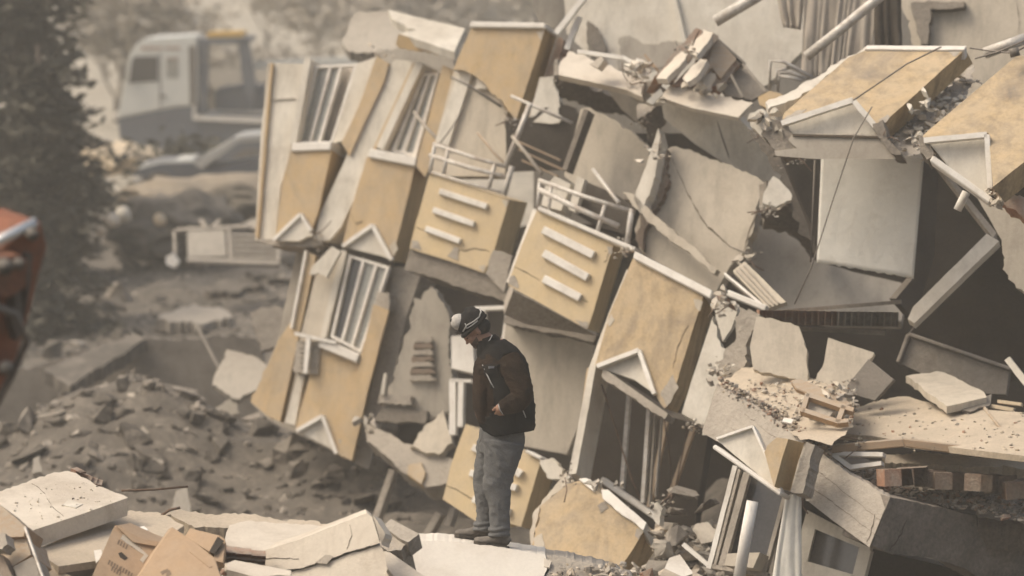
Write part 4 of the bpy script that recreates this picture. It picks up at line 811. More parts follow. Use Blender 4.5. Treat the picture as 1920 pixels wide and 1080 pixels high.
slab('ceiling_piece', [(962, 545), (1100, 618), (1118, 630), (985, 608), (945, 590)], Pl(1030, 590, 38.0, 0, .5), CON, t=.2, tg=('grey slab underside below the wider balcony', 'slab'))
slab('white_cabinet', [(846, 630), (886, 628), (890, 700), (846, 690)], Pl(866, 660, 39.8), TRIM, t=.3, tg=('white cabinet side behind the chest of the man', 'cabinet'))
dl = block('door_frame', 'white door edge with a grey gap left of the waist of the man', 'door', 862, 818, 39.5)
for a, c, w in (((848, 712), (848, 815), 12), ((864, 712), (862, 800), 10), ((844, 712), (884, 714), 6)): bar('frame_bar', a, c, w, Pl(860, 760, 39.5), TRIM, dl, t=.08)
fw = block('window_corner', 'white window corner frame hanging above the head of the man', 'window frame', 940, 610, 39.2)
for a, c, w in (((890, 578), (952, 576), 7), ((972, 548), (950, 585), 7), ((905, 580), (908, 612), 6), ((950, 585), (942, 640), 5)): bar('frame_bar', a, c, w, Pl(930, 590, 39.2), TRIM, fw, t=.08)
for a, c, w, l in (((735, 880), (702, 975), 11, 'dim slanting post under the leaning facade block'), ((822, 962), (795, 1010), 12, 'short pale post leaning above the foreground slab shard'), ((850, 950), (838, 985), 10, 'short pale post hanging below the low balcony')):
    bar('post', a, c, w, Pl(780, 950, 40.5), CON, t=.15, tg=(l, 'post'))
# ac unit
ac = block('air_conditioner', 'boxy dusty air conditioner on a white bracket under the lower window', 'air conditioner', 580, 702, 42.4)
AP = Pl(580, 670, 42.3, -.2, -.1)
slab('casing', [(556, 640), (600, 640), (596, 702), (550, 698)], AP, CON, ac, ext=(14, 2, .3))
for k in range(5): bar('louvre', (561, 650+k*9), (594, 651+k*9), 3, AP, GPL, ac, t=.02, off=-.02)
bar('bracket', (552, 625), (630, 642), 6, AP, TRIM, ac, t=.1, off=-.1)
bar('bracket', (578, 632), (572, 700), 8, AP, TRIM, ac, t=.05, off=-.1)
# leaning light sheet left of the block
slab('plaster_slab', [(398, 722), (425, 655), (470, 665), (502, 690), (490, 725), (450, 748)], Pl(450, 700, 45.5, -.1, -.7), GPL, t=.08, jag='all', amp=3, tg=('pale grey slab leaning on rubble left of the lower facade corner', 'slab'))
slab('plaster_slab', [(470, 585), (515, 572), (548, 580), (545, 640), (490, 660), (478, 620)], Pl(510, 610, 46.5, 0, -.3), DCON, t=.08, jag='all', amp=3, tg=('rounded grey sheet standing behind the facade left edge', 'slab'))
# foundation wall in the pit
slab('foundation_wall', [(-60, 700), (60, 690), (230, 628), (290, 634), (490, 630), (500, 790), (380, 800), (-60, 800)], Pl(300, 700, 54.5, 0, 0), DCON, t=.5, jag=(0, 1, 2, 3), amp=3, tg=('dark foundation wall standing in the pit on the left', 'wall'))
slab('concrete_slab', [(80, 690), (250, 622), (275, 634), (130, 725)], Pl(180, 670, 53.5, 0, -2.5), SOIL, t=.2, jag='all', amp=3, tg=('long slanting slab on top of the dark foundation wall', 'slab'))
bar('rod', (368, 610), (415, 700), 5, Pl(390, 650, 50), CON, t=.05, tg=('long thin rod leaning in front of the foundation wall', 'rod'))
for i, (q, d, l) in enumerate((([(330, 920), (318, 975), (362, 985), (350, 915)], 40, 'pale glassy shard standing at the near edge of the rubble'), ([(62, 860), (75, 855), (78, 885), (60, 888)], 41, 'small pale block on the rubble at the far left'), ([(395, 770), (440, 740), (450, 775), (410, 790)], 46, 'grey flat stone on the mound crest'))):
    slab('shard', q, Pl(q[0][0], q[0][1], d, 0, -.3), GPL, t=.05, jag='all', amp=2, tg=(l, 'shard'))
big = []
for i, (x, y, d, w, h, l) in enumerate(((330, 490, 68, 60, 14, 'long rounded rubble slab'), (430, 535, 64, 46, 14, 'pale rounded boulder'), (365, 590, 60, 70, 18, 'big dusty slab tilted'), (500, 505, 66, 40, 14, 'grey slab edge'))):
    q = [(x-w, y+h*.4), (x-w*.3, y-h), (x+w*.7, y-h*.8), (x+w, y+h*.2), (x+w*.2, y+h)]
    slab('concrete_slab', q, Pl(x, y, d, 0, -3), CON if i % 2 == 0 else SOIL, t=.2, jag='all', amp=4, tg=(l+(' below the metal lattice frame', ' right of the centre of the dusty slope', ' across the slope above the pit', ' close to the white facade strip')[i], 'slab'))

# ================================================================ FOREGROUND
hp = thing('rubble_heap', 'dusty heap of crumbs and lumps in the foreground around the slabs', 'rubble', (-1.5, 26, 2.0))
hs = []
while len(hs) < 900:
    x, y = R.uniform(-4, 2.2), R.uniform(23.5, 28.2); hs.append(Vector((x, y, gz(x, y)+.05)))
debris('crumbs', hs, [.03, .05, .09, .14], [CREAM, CON, SAND, BRK, SAND], hp)
L1 = Pl(120, 930, 26.0, .0, -1.1)
s1 = block('concrete_slab', 'thick pale concrete slab with a ragged back edge, left foreground', 'slab', 130, 1030, 25.6)
slab('slab', [(-40, 935), (0, 921), (58, 900), (95, 888), (128, 883), (148, 891), (187, 912), (240, 933), (150, 965), (50, 998), (0, 948), (-40, 955)], L1, CREAM, s1, ext=(-1, 34, .02), jag=(0, 1, 2, 3, 4, 5, 6), amp=1.5, step=5)
slab('plaster_flake', [(118, 947), (128, 936), (155, 945), (142, 952)], L1, WHT, s1, t=.01, off=-.02)
for k, (x, y) in enumerate(((146, 887), (155, 893), (164, 898), (172, 903), (180, 908))): brick(s1, P(x, y, 26.8), (.3, .2*k, 1.0+.2*k), BRK, .35)
slab('dusty_board', [(240, 958), (300, 962), (345, 985), (310, 1010), (270, 1015), (190, 1050), (110, 1062), (65, 1032), (150, 995)], Pl(200, 1000, 25.8, 0, -1.4), SAND, t=.05, jag=(0, 1), amp=2, tg=('wide dusty board lying between the left slab and the cardboard boxes', 'board'))
slab('dark_fabric', [(68, 1036), (190, 1052), (180, 1110), (90, 1110)], Pl(130, 1070, 25.6, 0, -.2), DSTL, t=.1, jag=(0,), amp=3, tg=('dark fabric edge hanging under the dusty board', 'fabric'))
slab('white_scrap', [(176, 1032), (190, 1030), (192, 1042), (180, 1056)], Pl(180, 1040, 25.0, 0, -.3), TRIM, t=.01, tg=('white scrap left of the printed cardboard box', 'paper'))
slab('paper_sheet', [(262, 988), (270, 986), (278, 993), (268, 996)], Pl(270, 990, 25.7, 0, -1.2), TRIM, t=.005, tg=('tiny white paper scrap on the dusty board', 'paper'))
debris('crumbs', [L1.at(x, y, -.01) for x, y in [(R.uniform(20, 230), R.uniform(900, 985)) for _ in range(110)] if y > 890+abs(x-125)*.35 and y < 1000-(x-50)*.27 and x+y*.2 < 400], [.005, .008, .016], [CREAM, CON, SAND], s1)
crackline([(60, 905), (85, 925), (98, 950), (120, 968)], L1, s1, w=1.6)
# dark furniture at bottom left corner
fu = block('cabinet_wreck', 'dark brown broken cabinet with a black strap in the bottom left corner', 'cabinet', 30, 1080, 24.6)
FUP = Pl(30, 1020, 24.6, -.2, -.2)
slab('panel', [(-60, 925), (0, 946), (50, 988), (44, 1006), (-60, 1010)], FUP, WOOD, fu, t=.2, jag=(1,), amp=1.5)
slab('panel', [(-60, 1005), (20, 1004), (48, 1004), (58, 1040), (24, 1062), (5, 1045), (-60, 1050)], FUP, WOOD, fu, t=.25, off=.05)
slab('strap', [(22, 1062), (60, 1042), (68, 1050), (84, 1110), (40, 1110)], FUP, DSTL, fu, t=.15, off=-.02, bev=.01)
slab('panel', [(-60, 1030), (4, 1040), (36, 1110), (-60, 1110)], FUP, DBRK, fu, t=.2, off=-.06)
bar('edge_strip', (46, 988), (86, 1100), 4, FUP, STEEL, fu, t=.02, off=-.03)
slab('stone', [(-20, 1002), (10, 1000), (14, 1020), (4, 1030), (-20, 1028)], FUP, CON, t=.1, off=-.2, jag='all', amp=2, tg=('grey stone lying on the dark cabinet at the left edge', 'stone'))
slab('plank', [(72, 1052), (84, 1054), (135, 1080), (160, 1110), (90, 1110)], Pl(100, 1075, 25.0, 0, -.5), PALEW, t=.04, bev=.004, tg=('pale timber plank end at the bottom left beside the black strap', 'plank'))
# cardboard boxes
c1 = block('cardboard_box', 'printed brown cardboard box lying crushed, leftmost of the three', 'box', 230, 1085, 24.8)
C1 = Pl(240, 1040, 24.8, .15, -.35)
slab('side', [(214, 986), (262, 1008), (300, 1022), (262, 1110), (160, 1110), (176, 1072)], C1, CARD, c1, ext=(30, -6, .25), bev=.002)
slab('flap', [(216, 984), (228, 988), (252, 1008), (298, 1016), (292, 1024), (250, 1016)], C1, CARD, c1, t=.005, off=-.03)
slab('tape', [(230, 1002), (236, 1002), (278, 1042), (268, 1056), (262, 1050), (270, 1040), (226, 1010)], C1, PLA, c1, t=.002, off=-.004, jag='all', amp=1)
slab('hand_hole_shade', [(222, 1037), (228, 1035), (240, 1046), (234, 1050), (225, 1044)], C1, DARK, c1, t=.002, off=-.004)  # dark patch painted as the shade inside the hand hole
for r_, (x0, y0, n_) in enumerate(((224, 1012, 4), (250, 1018, 4), (206, 1050, 5), (212, 1062, 4), (228, 1062, 5))):
    for k in range(n_):   # faded print, not legible in the photograph
        slab('print_mark', barp((x0+k*5, y0+k*3), (x0+k*5-3, y0+k*3+8), 3), C1, PRINT, c1, t=.001, off=-.003)
c2 = block('cardboard_box', 'plain brown cardboard box tipped on its corner, middle one of the three', 'box', 340, 1100, 24.5)
C2 = Pl(340, 1040, 24.5, -.1, -.4)
slab('side', [(323, 988), (372, 1022), (402, 1046), (424, 1110), (240, 1110), (262, 1078), (290, 1034)], C2, CARD, c2, ext=(-6, 3, .3), bev=.002)
slab('side', [(402, 1046), (404, 1048), (412, 1080), (432, 1110), (422, 1112)], C2, CARD, c2, t=.1, off=.01)
slab('fold', [(355, 1034), (360, 1034), (398, 1062), (392, 1064)], C2, CARD, c2, t=.004, off=-.006)
for k, q in enumerate(([(300, 1072), (314, 1066), (317, 1070), (304, 1078)], [(311, 1076), (318, 1068), (322, 1076), (312, 1084)])): slab('print_mark', q, C2, PRINT, c2, t=.001, off=-.003)
c3 = block('cardboard_box', 'small open brown cardboard box behind the other two', 'box', 390, 1045, 25.3)
C3 = Pl(385, 1010, 25.3, -.1, -.5)
slab('side', [(356, 990), (396, 1000), (412, 1004), (402, 1026), (392, 1034), (370, 1020), (346, 1006)], C3, CARD, c3, t=.2, bev=.002)
slab('side', [(412, 1004), (422, 1012), (418, 1055), (400, 1050), (404, 1026)], C3, CARD, c3, t=.05, off=.05)
slab('opening', [(408, 1006), (420, 1014), (402, 1038), (392, 1034)], C3, DARK, c3, t=.003, off=-.006)  # dark sheet painted as the shaded inside of the box
# hollow bricks & bright slab
for k, (x, y) in enumerate(((428, 1040), (456, 1043), (484, 1046))): brick(None, P(x, y, 25.4), (.15, .08, .1), BRK, .55 if k < 2 else .5, tg=(('hollow red brick right of the open cardboard box', 'hollow red brick, middle one under the bright plaster slab', 'hollow red brick, rightmost under the bright plaster slab')[k], 'brick'))
slab('plaster_slab', [(423, 1005), (430, 985), (468, 976), (510, 980), (618, 986), (560, 1010), (484, 1036), (450, 1026), (420, 1022)], Pl(500, 1005, 25.9, 0, -1.2), CREAM, t=.07, jag=(0, 1, 2, 3), amp=1.5, tg=('bright cream plaster slab lying behind the long white beam', 'slab'))
slab('rough_ridge', [(305, 962), (330, 955), (380, 962), (470, 965), (560, 975), (640, 985), (560, 992), (420, 990), (360, 985)], Pl(450, 975, 26.6, 0, -1.0), SAND, t=.2, jag='all', amp=3, tg=('long rough mortar ridge behind the bright plaster slab', 'rubble'))
slab('cream_shard', [(425, 1056), (440, 1050), (546, 1070), (545, 1080), (480, 1082), (425, 1068)], Pl(480, 1065, 24.9, 0, -.8), CREAM, t=.06, jag=(0, 3), amp=1.5, tg=('flat cream shard lying in front at the foot of the long white beam', 'slab'))
bm_ = block('concrete_beam', 'long white painted beam with stained split face, centre foreground', 'beam', 600, 1080, 25.2)
B1 = Pl(600, 1040, 25.3, -.25, -.15)
slab('upper_piece', [(405, 1066), (430, 1052), (560, 1012), (688, 962), (698, 970), (712, 1018), (640, 1040), (560, 1066), (500, 1072)], B1, CREAM, bm_, ext=(-3, -7, .22), jag=(5, 6), amp=1)
slab('lower_piece', [(540, 1075), (640, 1044), (713, 1022), (722, 1040), (726, 1068), (712, 1110), (520, 1110)], B1, CREAM, bm_, off=.03, ext=(-2, -5, .2), jag=(0, 1), amp=1.5)
crackline([(470, 1052), (510, 1046), (560, 1048)], B1, bm_, w=1.5)
crackline([(655, 985), (660, 1005), (650, 1030)], B1, bm_, w=1.5)
slab('stain', [(590, 1054), (610, 1040), (625, 1044), (612, 1058)], B1, CON, bm_, t=.003, off=-.003, jag='all', amp=2)
slab('shard', [(700, 967), (706, 975), (722, 1000), (716, 1022), (712, 1010)], Pl(710, 990, 25.5), CREAM, t=.1, jag=(2,), tg=('thin cream shard wedged right of the beam end', 'shard'))
ck = block('concrete_chunk', 'broken concrete chunk with a smooth flat face, right of the beam end', 'chunk', 745, 1033, 25.9)
CK = Pl(750, 1000, 25.9, -.1, -.5)
slab('flat_face', [(718, 986), (733, 973), (786, 1001), (765, 1017), (750, 1010)], CK, CON, ck, t=.12, off=-.05)
slab('rough_body', [(714, 990), (725, 984), (768, 1015), (752, 1032), (728, 1034), (712, 1018)], CK, CON, ck, t=.25, jag='all', amp=3)
slab('plank', [(720, 1032), (732, 1035), (800, 1082), (800, 1110), (760, 1110), (722, 1060)], Pl(750, 1060, 25.5, -.1, -.6), CREAM, t=.06, bev=.005, tg=('cream painted plank leaning between the beam end and the slab under the man', 'plank'))
tube('steel_rod', [(228, 920, 26.6), (290, 918, 26.7), (352, 912, 26.8)], .009, RUST, seg=6, tg=('thin steel rod sticking out right of the pale slab', 'rod'))
tube('steel_rod', [(298, 970, 26.3), (318, 956, 26.3), (338, 952, 26.3)], .01, RUST, seg=6, tg=('short curved steel rod on the mortar ridge', 'rod'))
# the slab under the man
MS = Pl(860, 1018, 26.95, .0, -.42)
ms = block('white_slab', 'big bright white slab tilted towards the camera, carrying the man', 'slab', 900, 1090, 26.6)
slab('slab', [(758, 1030), (785, 1014), (820, 1013), (862, 1017), (905, 1023), (960, 1031), (1022, 1040), (1028, 1060), (1020, 1080), (1024, 1110), (800, 1110), (775, 1075), (756, 1050)], MS, M('white_slab_paint', (0.66, 0.62, 0.55), (0.61, 0.565, 0.50), s=2, stain=(.46, .40, .33), sa=.5, ss=1.8, speck=.04, bump=.25), ms, ext=(0, -14, .5), jag=(0, 1, 2, 3, 4, 5, 6, 7, 8, 11), amp=.9, step=5)
slab('broken_end', [(1022, 1041), (1060, 1046), (1110, 1055), (1150, 1068), (1185, 1085), (1190, 1110), (1018, 1110), (1022, 1080), (1030, 1060)], MS, CON, ms, off=.03, ext=(0, -12, .5), jag='all', amp=2, step=5)
slab('plaster_flake', [(1020, 1046), (1034, 1052), (1030, 1064), (1020, 1062)], MS, CREAM, ms, t=.02, off=-.01)
debris('crumbs', [MS.at(R.uniform(1030, 1180), y, -.02) for y in [R.uniform(1058, 1100) for _ in range(90)]], [.015, .03, .05], [CON, DCON, SAND, CREAM], ms)
slab('support_rubble', [(700, 1060), (1250, 1090), (1250, 1190), (700, 1190)], Pl(900, 1100, 27.6, 0, -.5), SAND, t=.4, jag='all', amp=4, tg=('rubble mass supporting the white slab at the bottom', 'rubble'))

# ================================================================ BACKGROUND
# truck, side on, facing left; built in its own metres then placed
def local(parent, name, bm, mats, smooth=False):
    bmesh.ops.recalc_face_normals(bm, faces=bm.faces)
    me = bpy.data.meshes.new(name); bm.to_mesh(me); bm.free(); me.materials.append(mats)
    if smooth:
        for p in me.polygons: p.use_smooth = True
    o = bpy.data.objects.new(name, me); COL.objects.link(o); o.parent = parent; return o
def lprism(bm, pts, y0, y1, bev=0):
    a = [bm.verts.new((x, y0, z)) for x, z in pts]; b = [bm.verts.new((x, y1, z)) for x, z in pts]
    bm.faces.new(a); bm.faces.new(b[::-1]); n = len(a)
    for i in range(n): bm.faces.new((a[i], b[i], b[(i+1) % n], a[(i+1) % n]))
def lpart(parent, name, pts, y0, y1, mat, bev=0):
    bm = bmesh.new(); lprism(bm, pts, y0, y1); bmesh.ops.recalc_face_normals(bm, faces=bm.faces)
    if bev: bmesh.ops.bevel(bm, geom=list(bm.edges), offset=bev, segments=2, affect='EDGES', clamp_overlap=True)
    return local(parent, name, bm, mat)
TD = 92.0
def tx(px): return (px-222)/F*TD
def tz(py): return (330-py)/F*TD
to = P(222, 330, TD)
tr = thing('recovery_truck', 'white and blue recovery truck parked side on in the haze at the upper left', 'truck', to)
def T(name, pts, y0, y1, mat, bev=0, par=None): return lpart(par or tr, name, [(tx(x), tz(y)) for x, y in pts], y0, y1, mat, bev)
cab = T('cab', [(222, 215), (232, 165), (245, 100), (262, 78), (280, 73), (372, 68), (372, 198), (330, 200), (222, 222)], 0, 2.3, TWH, .05)
T('lower_cab', [(222, 222), (330, 200), (372, 198), (380, 330), (300, 330), (285, 275), (226, 270)], 0.02, 2.28, BLUE, .03)
T('side_window', [(250, 112), (256, 106), (298, 106), (298, 152), (244, 156)], -.02, .02, DGL, 0, cab)
T('small_window', [(314, 108), (336, 108), (336, 146), (314, 146)], -.02, .02, GLASS, 0, cab)
T('door_handle', [(300, 178), (312, 178), (312, 183), (300, 183)], -.03, .02, DSTL, 0, cab)
T('windshield', [(233, 160), (246, 104), (250, 104), (238, 160)], .15, 2.15, DGL, 0)
T('rear_strip', [(356, 86), (368, 86), (368, 196), (358, 196)], -.03, .02, DSTL, 0, cab)
for k in range(7): T('lettering', [(268+k*10+(k > 3)*4, 88), (275+k*10+(k > 3)*4, 88), (275+k*10+(k > 3)*4, 93), (268+k*10+(k > 3)*4, 93)], -.02, .02, BRK, 0, cab)
for k in range(4): T('lettering', [(316+k*5, 109), (319+k*5, 109), (319+k*5, 113), (316+k*5, 113)], -.03, .02, BRK, 0, cab)
T('beacon_bar', [(385, 64), (455, 62), (456, 72), (388, 75)], .5, 1.9, YLAMP, .03)
T('mirror', [(232, 120), (240, 116), (238, 150), (230, 150)], -.3, -.1, DSTL)
T('mirror', [(226, 128), (231, 126), (229, 150), (225, 150)], 2.4, 2.6, DSTL)
T('door_seam', [(301, 100), (303, 100), (303, 200), (301, 202)], -.015, .02, DSTL, 0, cab)
T('bumper', [(222, 270), (285, 275), (282, 300), (226, 296)], -.03, 2.3, BLUE, .03)
T('front_lamp', [(214, 212), (222, 208), (224, 222), (216, 226)], .1, .5, TRIM, .02)
T('mast', [(374, 84), (392, 84), (388, 212), (374, 212)], .1, .5, BLUE)
T('mast', [(448, 78), (468, 78), (480, 160), (470, 210), (456, 160)], .1, .5, BLUE)
T('rack_top', [(372, 74), (470, 72), (470, 82), (372, 84)], .1, 2.2, BLUE)
T('rack_rail', [(366, 86), (372, 86), (368, 220), (362, 220)], .0, .2, TRIM)
T('equipment', [(400, 170), (470, 162), (520, 170), (520, 210), (400, 210)], .6, 2.0, BLUE, .05)
T('deck', [(362, 216), (560, 226), (560, 234), (362, 224)], -.05, 2.3, TRIM)
T('chassis', [(362, 226), (700, 236), (700, 300), (380, 320)], .1, 2.2, BLUE, .03)
T('crane_boom', [(470, 120), (700, 108), (700, 122), (472, 134)], .9, 1.3, TWH)
for cxp in (300, 470, 640):
    bm = bmesh.new(); bmesh.ops.create_cone(bm, segments=24, radius1=.5, radius2=.5, depth=.3, cap_ends=True, matrix=Matrix.Translation((tx(cxp), .15, tz(318))) @ Matrix.Rotation(math.pi/2, 4, 'X'))
    w_ = local(tr, 'wheel', bm, DSTL)
    bm = bmesh.new(); bmesh.ops.create_cone(bm, segments=16, radius1=.26, radius2=.22, depth=.1, cap_ends=True, matrix=Matrix.Translation((tx(cxp), -.02, tz(318))) @ Matrix.Rotation(math.pi/2, 4, 'X')); local(w_, 'rim', bm, STEEL)
# wrecked car: bonnet, glass, headlamp
co = P(250, 352, 74); CD = 74.0
car = thing('wrecked_car', 'silver blue car with bright bonnet and glinting headlamp below the truck', 'car', co)
def C_(name, pts, y0, y1, mat, bev=0): return lpart(car, name, [((x-250)/F*CD, (352-y)/F*CD) for x, y in pts], y0, y1, mat, bev)
SIL = M('car_silver', (.55, .55, .53), (.48, .48, .47), s=3, rough=.25, spec=.6, metal=.3, dust=.2, bump=.02, speck=.03)
C_('body', [(250, 330), (262, 312), (300, 302), (370, 300), (378, 318), (490, 300), (560, 296), (560, 352), (250, 352)], 0, 1.7, BLUE, .05)
C_('bonnet', [(262, 312), (300, 303), (362, 299), (368, 306), (300, 313), (262, 322)], .02, 1.68, TWH, .02)  # white bonnet, its tone also painting in the bright glints
C_('windshield_pillar', [(362, 306), (430, 268), (440, 262), (448, 268), (378, 318)], -.02, .12, SIL, .01)
C_('windshield', [(368, 302), (432, 266), (436, 268), (374, 306)], .12, 1.6, GLASS)
C_('roof', [(430, 264), (448, 256), (490, 252), (560, 250), (560, 262), (448, 268)], 0, 1.7, SIL, .03)
C_('headlamp', [(249, 330), (268, 326), (270, 342), (251, 344)], -.03, .3, TRIM, .03)
for cxp in (300, 480):
    bm = bmesh.new(); bmesh.ops.create_cone(bm, segments=20, radius1=.31, radius2=.31, depth=.22, cap_ends=True, matrix=Matrix.Translation(((cxp-250)/F*CD, .05, 0)) @ Matrix.Rotation(math.pi/2, 4, 'X')); local(car, 'wheel', bm, DSTL)
# metal lattice frame
mf = block('metal_frame', 'pale metal lattice frame lying on the rubble below the car', 'frame', 440, 490, 62)
MP = Pl(440, 440, 62, 0, -1.0)
slab('sheet', [(350, 425), (420, 425), (425, 480), (352, 482)], MP, GPL, mf, t=.05)
for a, c, w in (((330, 430), (480, 422), 5), ((350, 486), (525, 492), 7), ((428, 425), (432, 488), 6), ((520, 420), (522, 494), 6), ((470, 425), (550, 440), 4), ((326, 432), (328, 476), 6), ((375, 410), (392, 430), 6), ((392, 430), (412, 412), 6)): bar('bar', a, c, w, MP, CON, mf, t=.08)
for k in range(5): bar('slat', (434, 440+k*10), (520, 442+k*10), 4, MP, CON, mf, t=.06)
slab('rag', [(312, 480), (325, 474), (335, 488), (325, 502), (312, 496)], Pl(320, 490, 60), TRIM, t=.1, jag='all', tg=('white crumpled rag on the slope left of the metal frame', 'rag'))
slab('broken_post', [(345, 362), (362, 360), (366, 400), (350, 412), (335, 408), (348, 390)], Pl(355, 385, 68), CREAM, t=.2, jag='all', tg=('pale broken post stump above the metal frame', 'post'))
# sandy bank behind the car and yellowish heap left of the truck
def mound(name, cx, cy, d, rx, rz, ry, mat, tg):
    c = P(cx, cy, d); bm = bmesh.new(); bmesh.ops.create_icosphere(bm, subdivisions=4, radius=1)
    for v in bm.verts:
        k = 1+.35*noise.fractal(v.co*2.2+Vector((cx, 0, 0)), 1, 2, 4); v.co = Vector((v.co.x*rx*k, v.co.y*ry*k, v.co.z*rz*k))+c
    o = link(name, bm, mat, None, True, loc=c); tag(o, *tg); return o
mound('sand_heap', 215, 300, 86, 1.1, .35, 1.2, PALEW, ('pale yellow sand heap left of the truck wheels', 'sand heap'))
mound('sand_heap', 355, 316, 85, .45, .2, .5, PALEW, ('small yellow sand heap under the truck cab', 'sand heap'))
mound('earth_bank', 420, 372, 72, 2.0, .4, 1.8, GRND, ('brown earth bank right in front of the silver car', 'earth bank'))
mound('earth_bank', 330, 430, 68, 1.2, .6, 1.4, SOIL, ('dark brown earth bank left of the metal frame', 'earth bank'))
for i, (x, y, d, s, m, l) in enumerate(((190, 432, 60, .09, SAND, 'small sandy lump'), (212, 412, 60, .12, CREAM, 'small pale lump'), (300, 412, 66, .12, PALEW, 'small tan lump'), (232, 402, 62, .14, WHT, 'small white lump'))):
    c = P(x, y, d); bm = bmesh.new(); bmesh.ops.create_icosphere(bm, subdivisions=2, radius=s)
    for v in bm.verts: v.co = v.co*(1+.3*noise.noise(v.co*9))+c
    o = link('debris_lump', bm, m, None, True, loc=c); tag(o, l+' lying below the truck, '+('nearest to the conifer', 'second from the conifer', 'nearest to the metal frame', 'between the other lumps')[i], 'debris')
# excavator at left edge
EXD = 17.5
ex = block('excavator', 'rusty orange excavator arm with a silver piston rod at the left edge', 'excavator', 0, 1000, EXD)
EP = Pl(30, 550, EXD, .3, .1)
slab('arm', [(-60, 470), (0, 470), (52, 422), (78, 414), (90, 462), (76, 510), (56, 590), (36, 660), (14, 730), (-60, 760)], EP, ORNG, ex, t=.25, bev=.01)
slab('arm_plate', [(-60, 500), (40, 478), (56, 490), (50, 540), (20, 560), (-60, 565)], EP, ORNG, ex, t=.1, off=-.12, bev=.01)
slab('link_plate', [(28, 550), (40, 545), (46, 600), (34, 640), (24, 600)], EP, DSTL, ex, t=.06, off=-.08)
slab('edge_rim', [(52, 480), (60, 476), (56, 540), (46, 600), (50, 540)], EP, DSTL, ex, t=.05, off=-.06)
for x, y, r in ((8, 500, .04), (35, 495, .03), (60, 440, .03), (12, 690, .035)):
    bm = bmesh.new(); tube_bm(bm, [EP.at(x, y, -.22), EP.at(x, y, .05)], r, 12); link('pin', bm, DSTL, ex, True)
tube('piston_rod', [(-60, 480, EXD-.3), (68, 416, EXD-.2)], .024, M('chrome_rod', (.75, .75, .73), rough=.25, metal=.6, spec=.6, speck=.02, bump=0), ex)
tube('hose', [(-40, 560, EXD-.2), (30, 590, EXD-.2), (50, 640, EXD-.1), (24, 700, EXD), (-30, 800, EXD)], .018, DSTL, ex)
# conifer
def leafcloud(name, parent, pts, size, mat, n_per, spread, down=0.0):
    bm = bmesh.new()
    for p in pts:
        for _ in range(n_per):
            c = p+Vector((R.gauss(0, spread), R.gauss(0, spread), R.gauss(0, spread*.6)-down))
            u = Vector((R.uniform(-1, 1), R.uniform(-1, 1), R.uniform(-.5, .3))).normalized(); v = u.cross(Vector((R.uniform(-1, 1), R.uniform(-1, 1), R.uniform(-1, 1)))).normalized()
            s = size*R.uniform(.5, 1.4)
            bm.faces.new([bm.verts.new(c+u*s), bm.verts.new(c+v*s*.35), bm.verts.new(c-u*s), bm.verts.new(c-v*s*.35)])
    return link(name, bm, mat, parent)
def conifer(x, y, h, r, label):
    z = gz(x, y)-.1; t = thing('conifer_tree', label, 'tree', (x, y, z)); base = Vector((x, y, z))
    bm = bmesh.new(); tube_bm(bm, [base, base+Vector((.05, 0, h*.5)), base+Vector((0, 0, h))], .22, 10, .03); link('trunk', bm, BARK, t, True)
    pts = []; bm = bmesh.new(); nw = int(h*3.2)
    for w_ in range(nw):
        f = .03+.95*w_/nw; n_b = R.randint(5, 8); a0 = R.uniform(0, 6.28)
        for b_ in range(n_b):
            if R.random() < .15: continue
            zz = h*f+R.uniform(-.1, .1); rr = r*(1-f)**.7*R.uniform(.5, 1.25); a = a0+b_*6.28/n_b+R.uniform(-.3, .3)
            s_ = base+Vector((0, 0, zz)); e = base+Vector((math.cos(a)*rr, math.sin(a)*rr, zz-rr*.32+.1)); m_ = (s_+e)/2+Vector((0, 0, .18*rr))
            tube_bm(bm, [s_, m_, e], .03, 4, .008)
            for j in range(8):
                u = .2+.8*j/7; q_ = s_.lerp(m_, u*2) if u < .5 else m_.lerp(e, u*2-1); pts.append(q_)
    link('branches', bm, BARK, t)
    leafcloud('crown', t, pts, .15, CONIF, 9, .14, .08); return t
conifer(-8.5, 66, 11.5, 1.9, 'tall dark conifer filling the left edge in front of the truck')
conifer(-7.4, 60, 4.6, 1.5, 'lower dark conifer in front, left above the pit')
def bush(name, x, y, h, r, mat, label, cat, n=60, sz=.16):
    z = gz(x, y)-.1; base = Vector((x, y, z)); t = thing(name, label, cat, base); bm = bmesh.new(); pts = []
    for k in range(n):
        a = R.uniform(0, 6.28); e = base+Vector((math.cos(a)*r*R.uniform(.2, 1), math.sin(a)*r*R.uniform(.2, 1), h*R.uniform(.4, 1)))
        tube_bm(bm, [base, base.lerp(e, .5)+Vector((0, 0, .15)), e], .03, 4, .006); pts += [base.lerp(e, j/5) for j in (2, 3, 4, 5)]
    link('branches', bm, BARK, t); leafcloud('crown', t, pts, sz, mat, 10, .2); return t
bush('dry_bush', -6.6, 76, 1.9, .8, CONIF, 'low dark bush in front of the truck cab', 'bush')
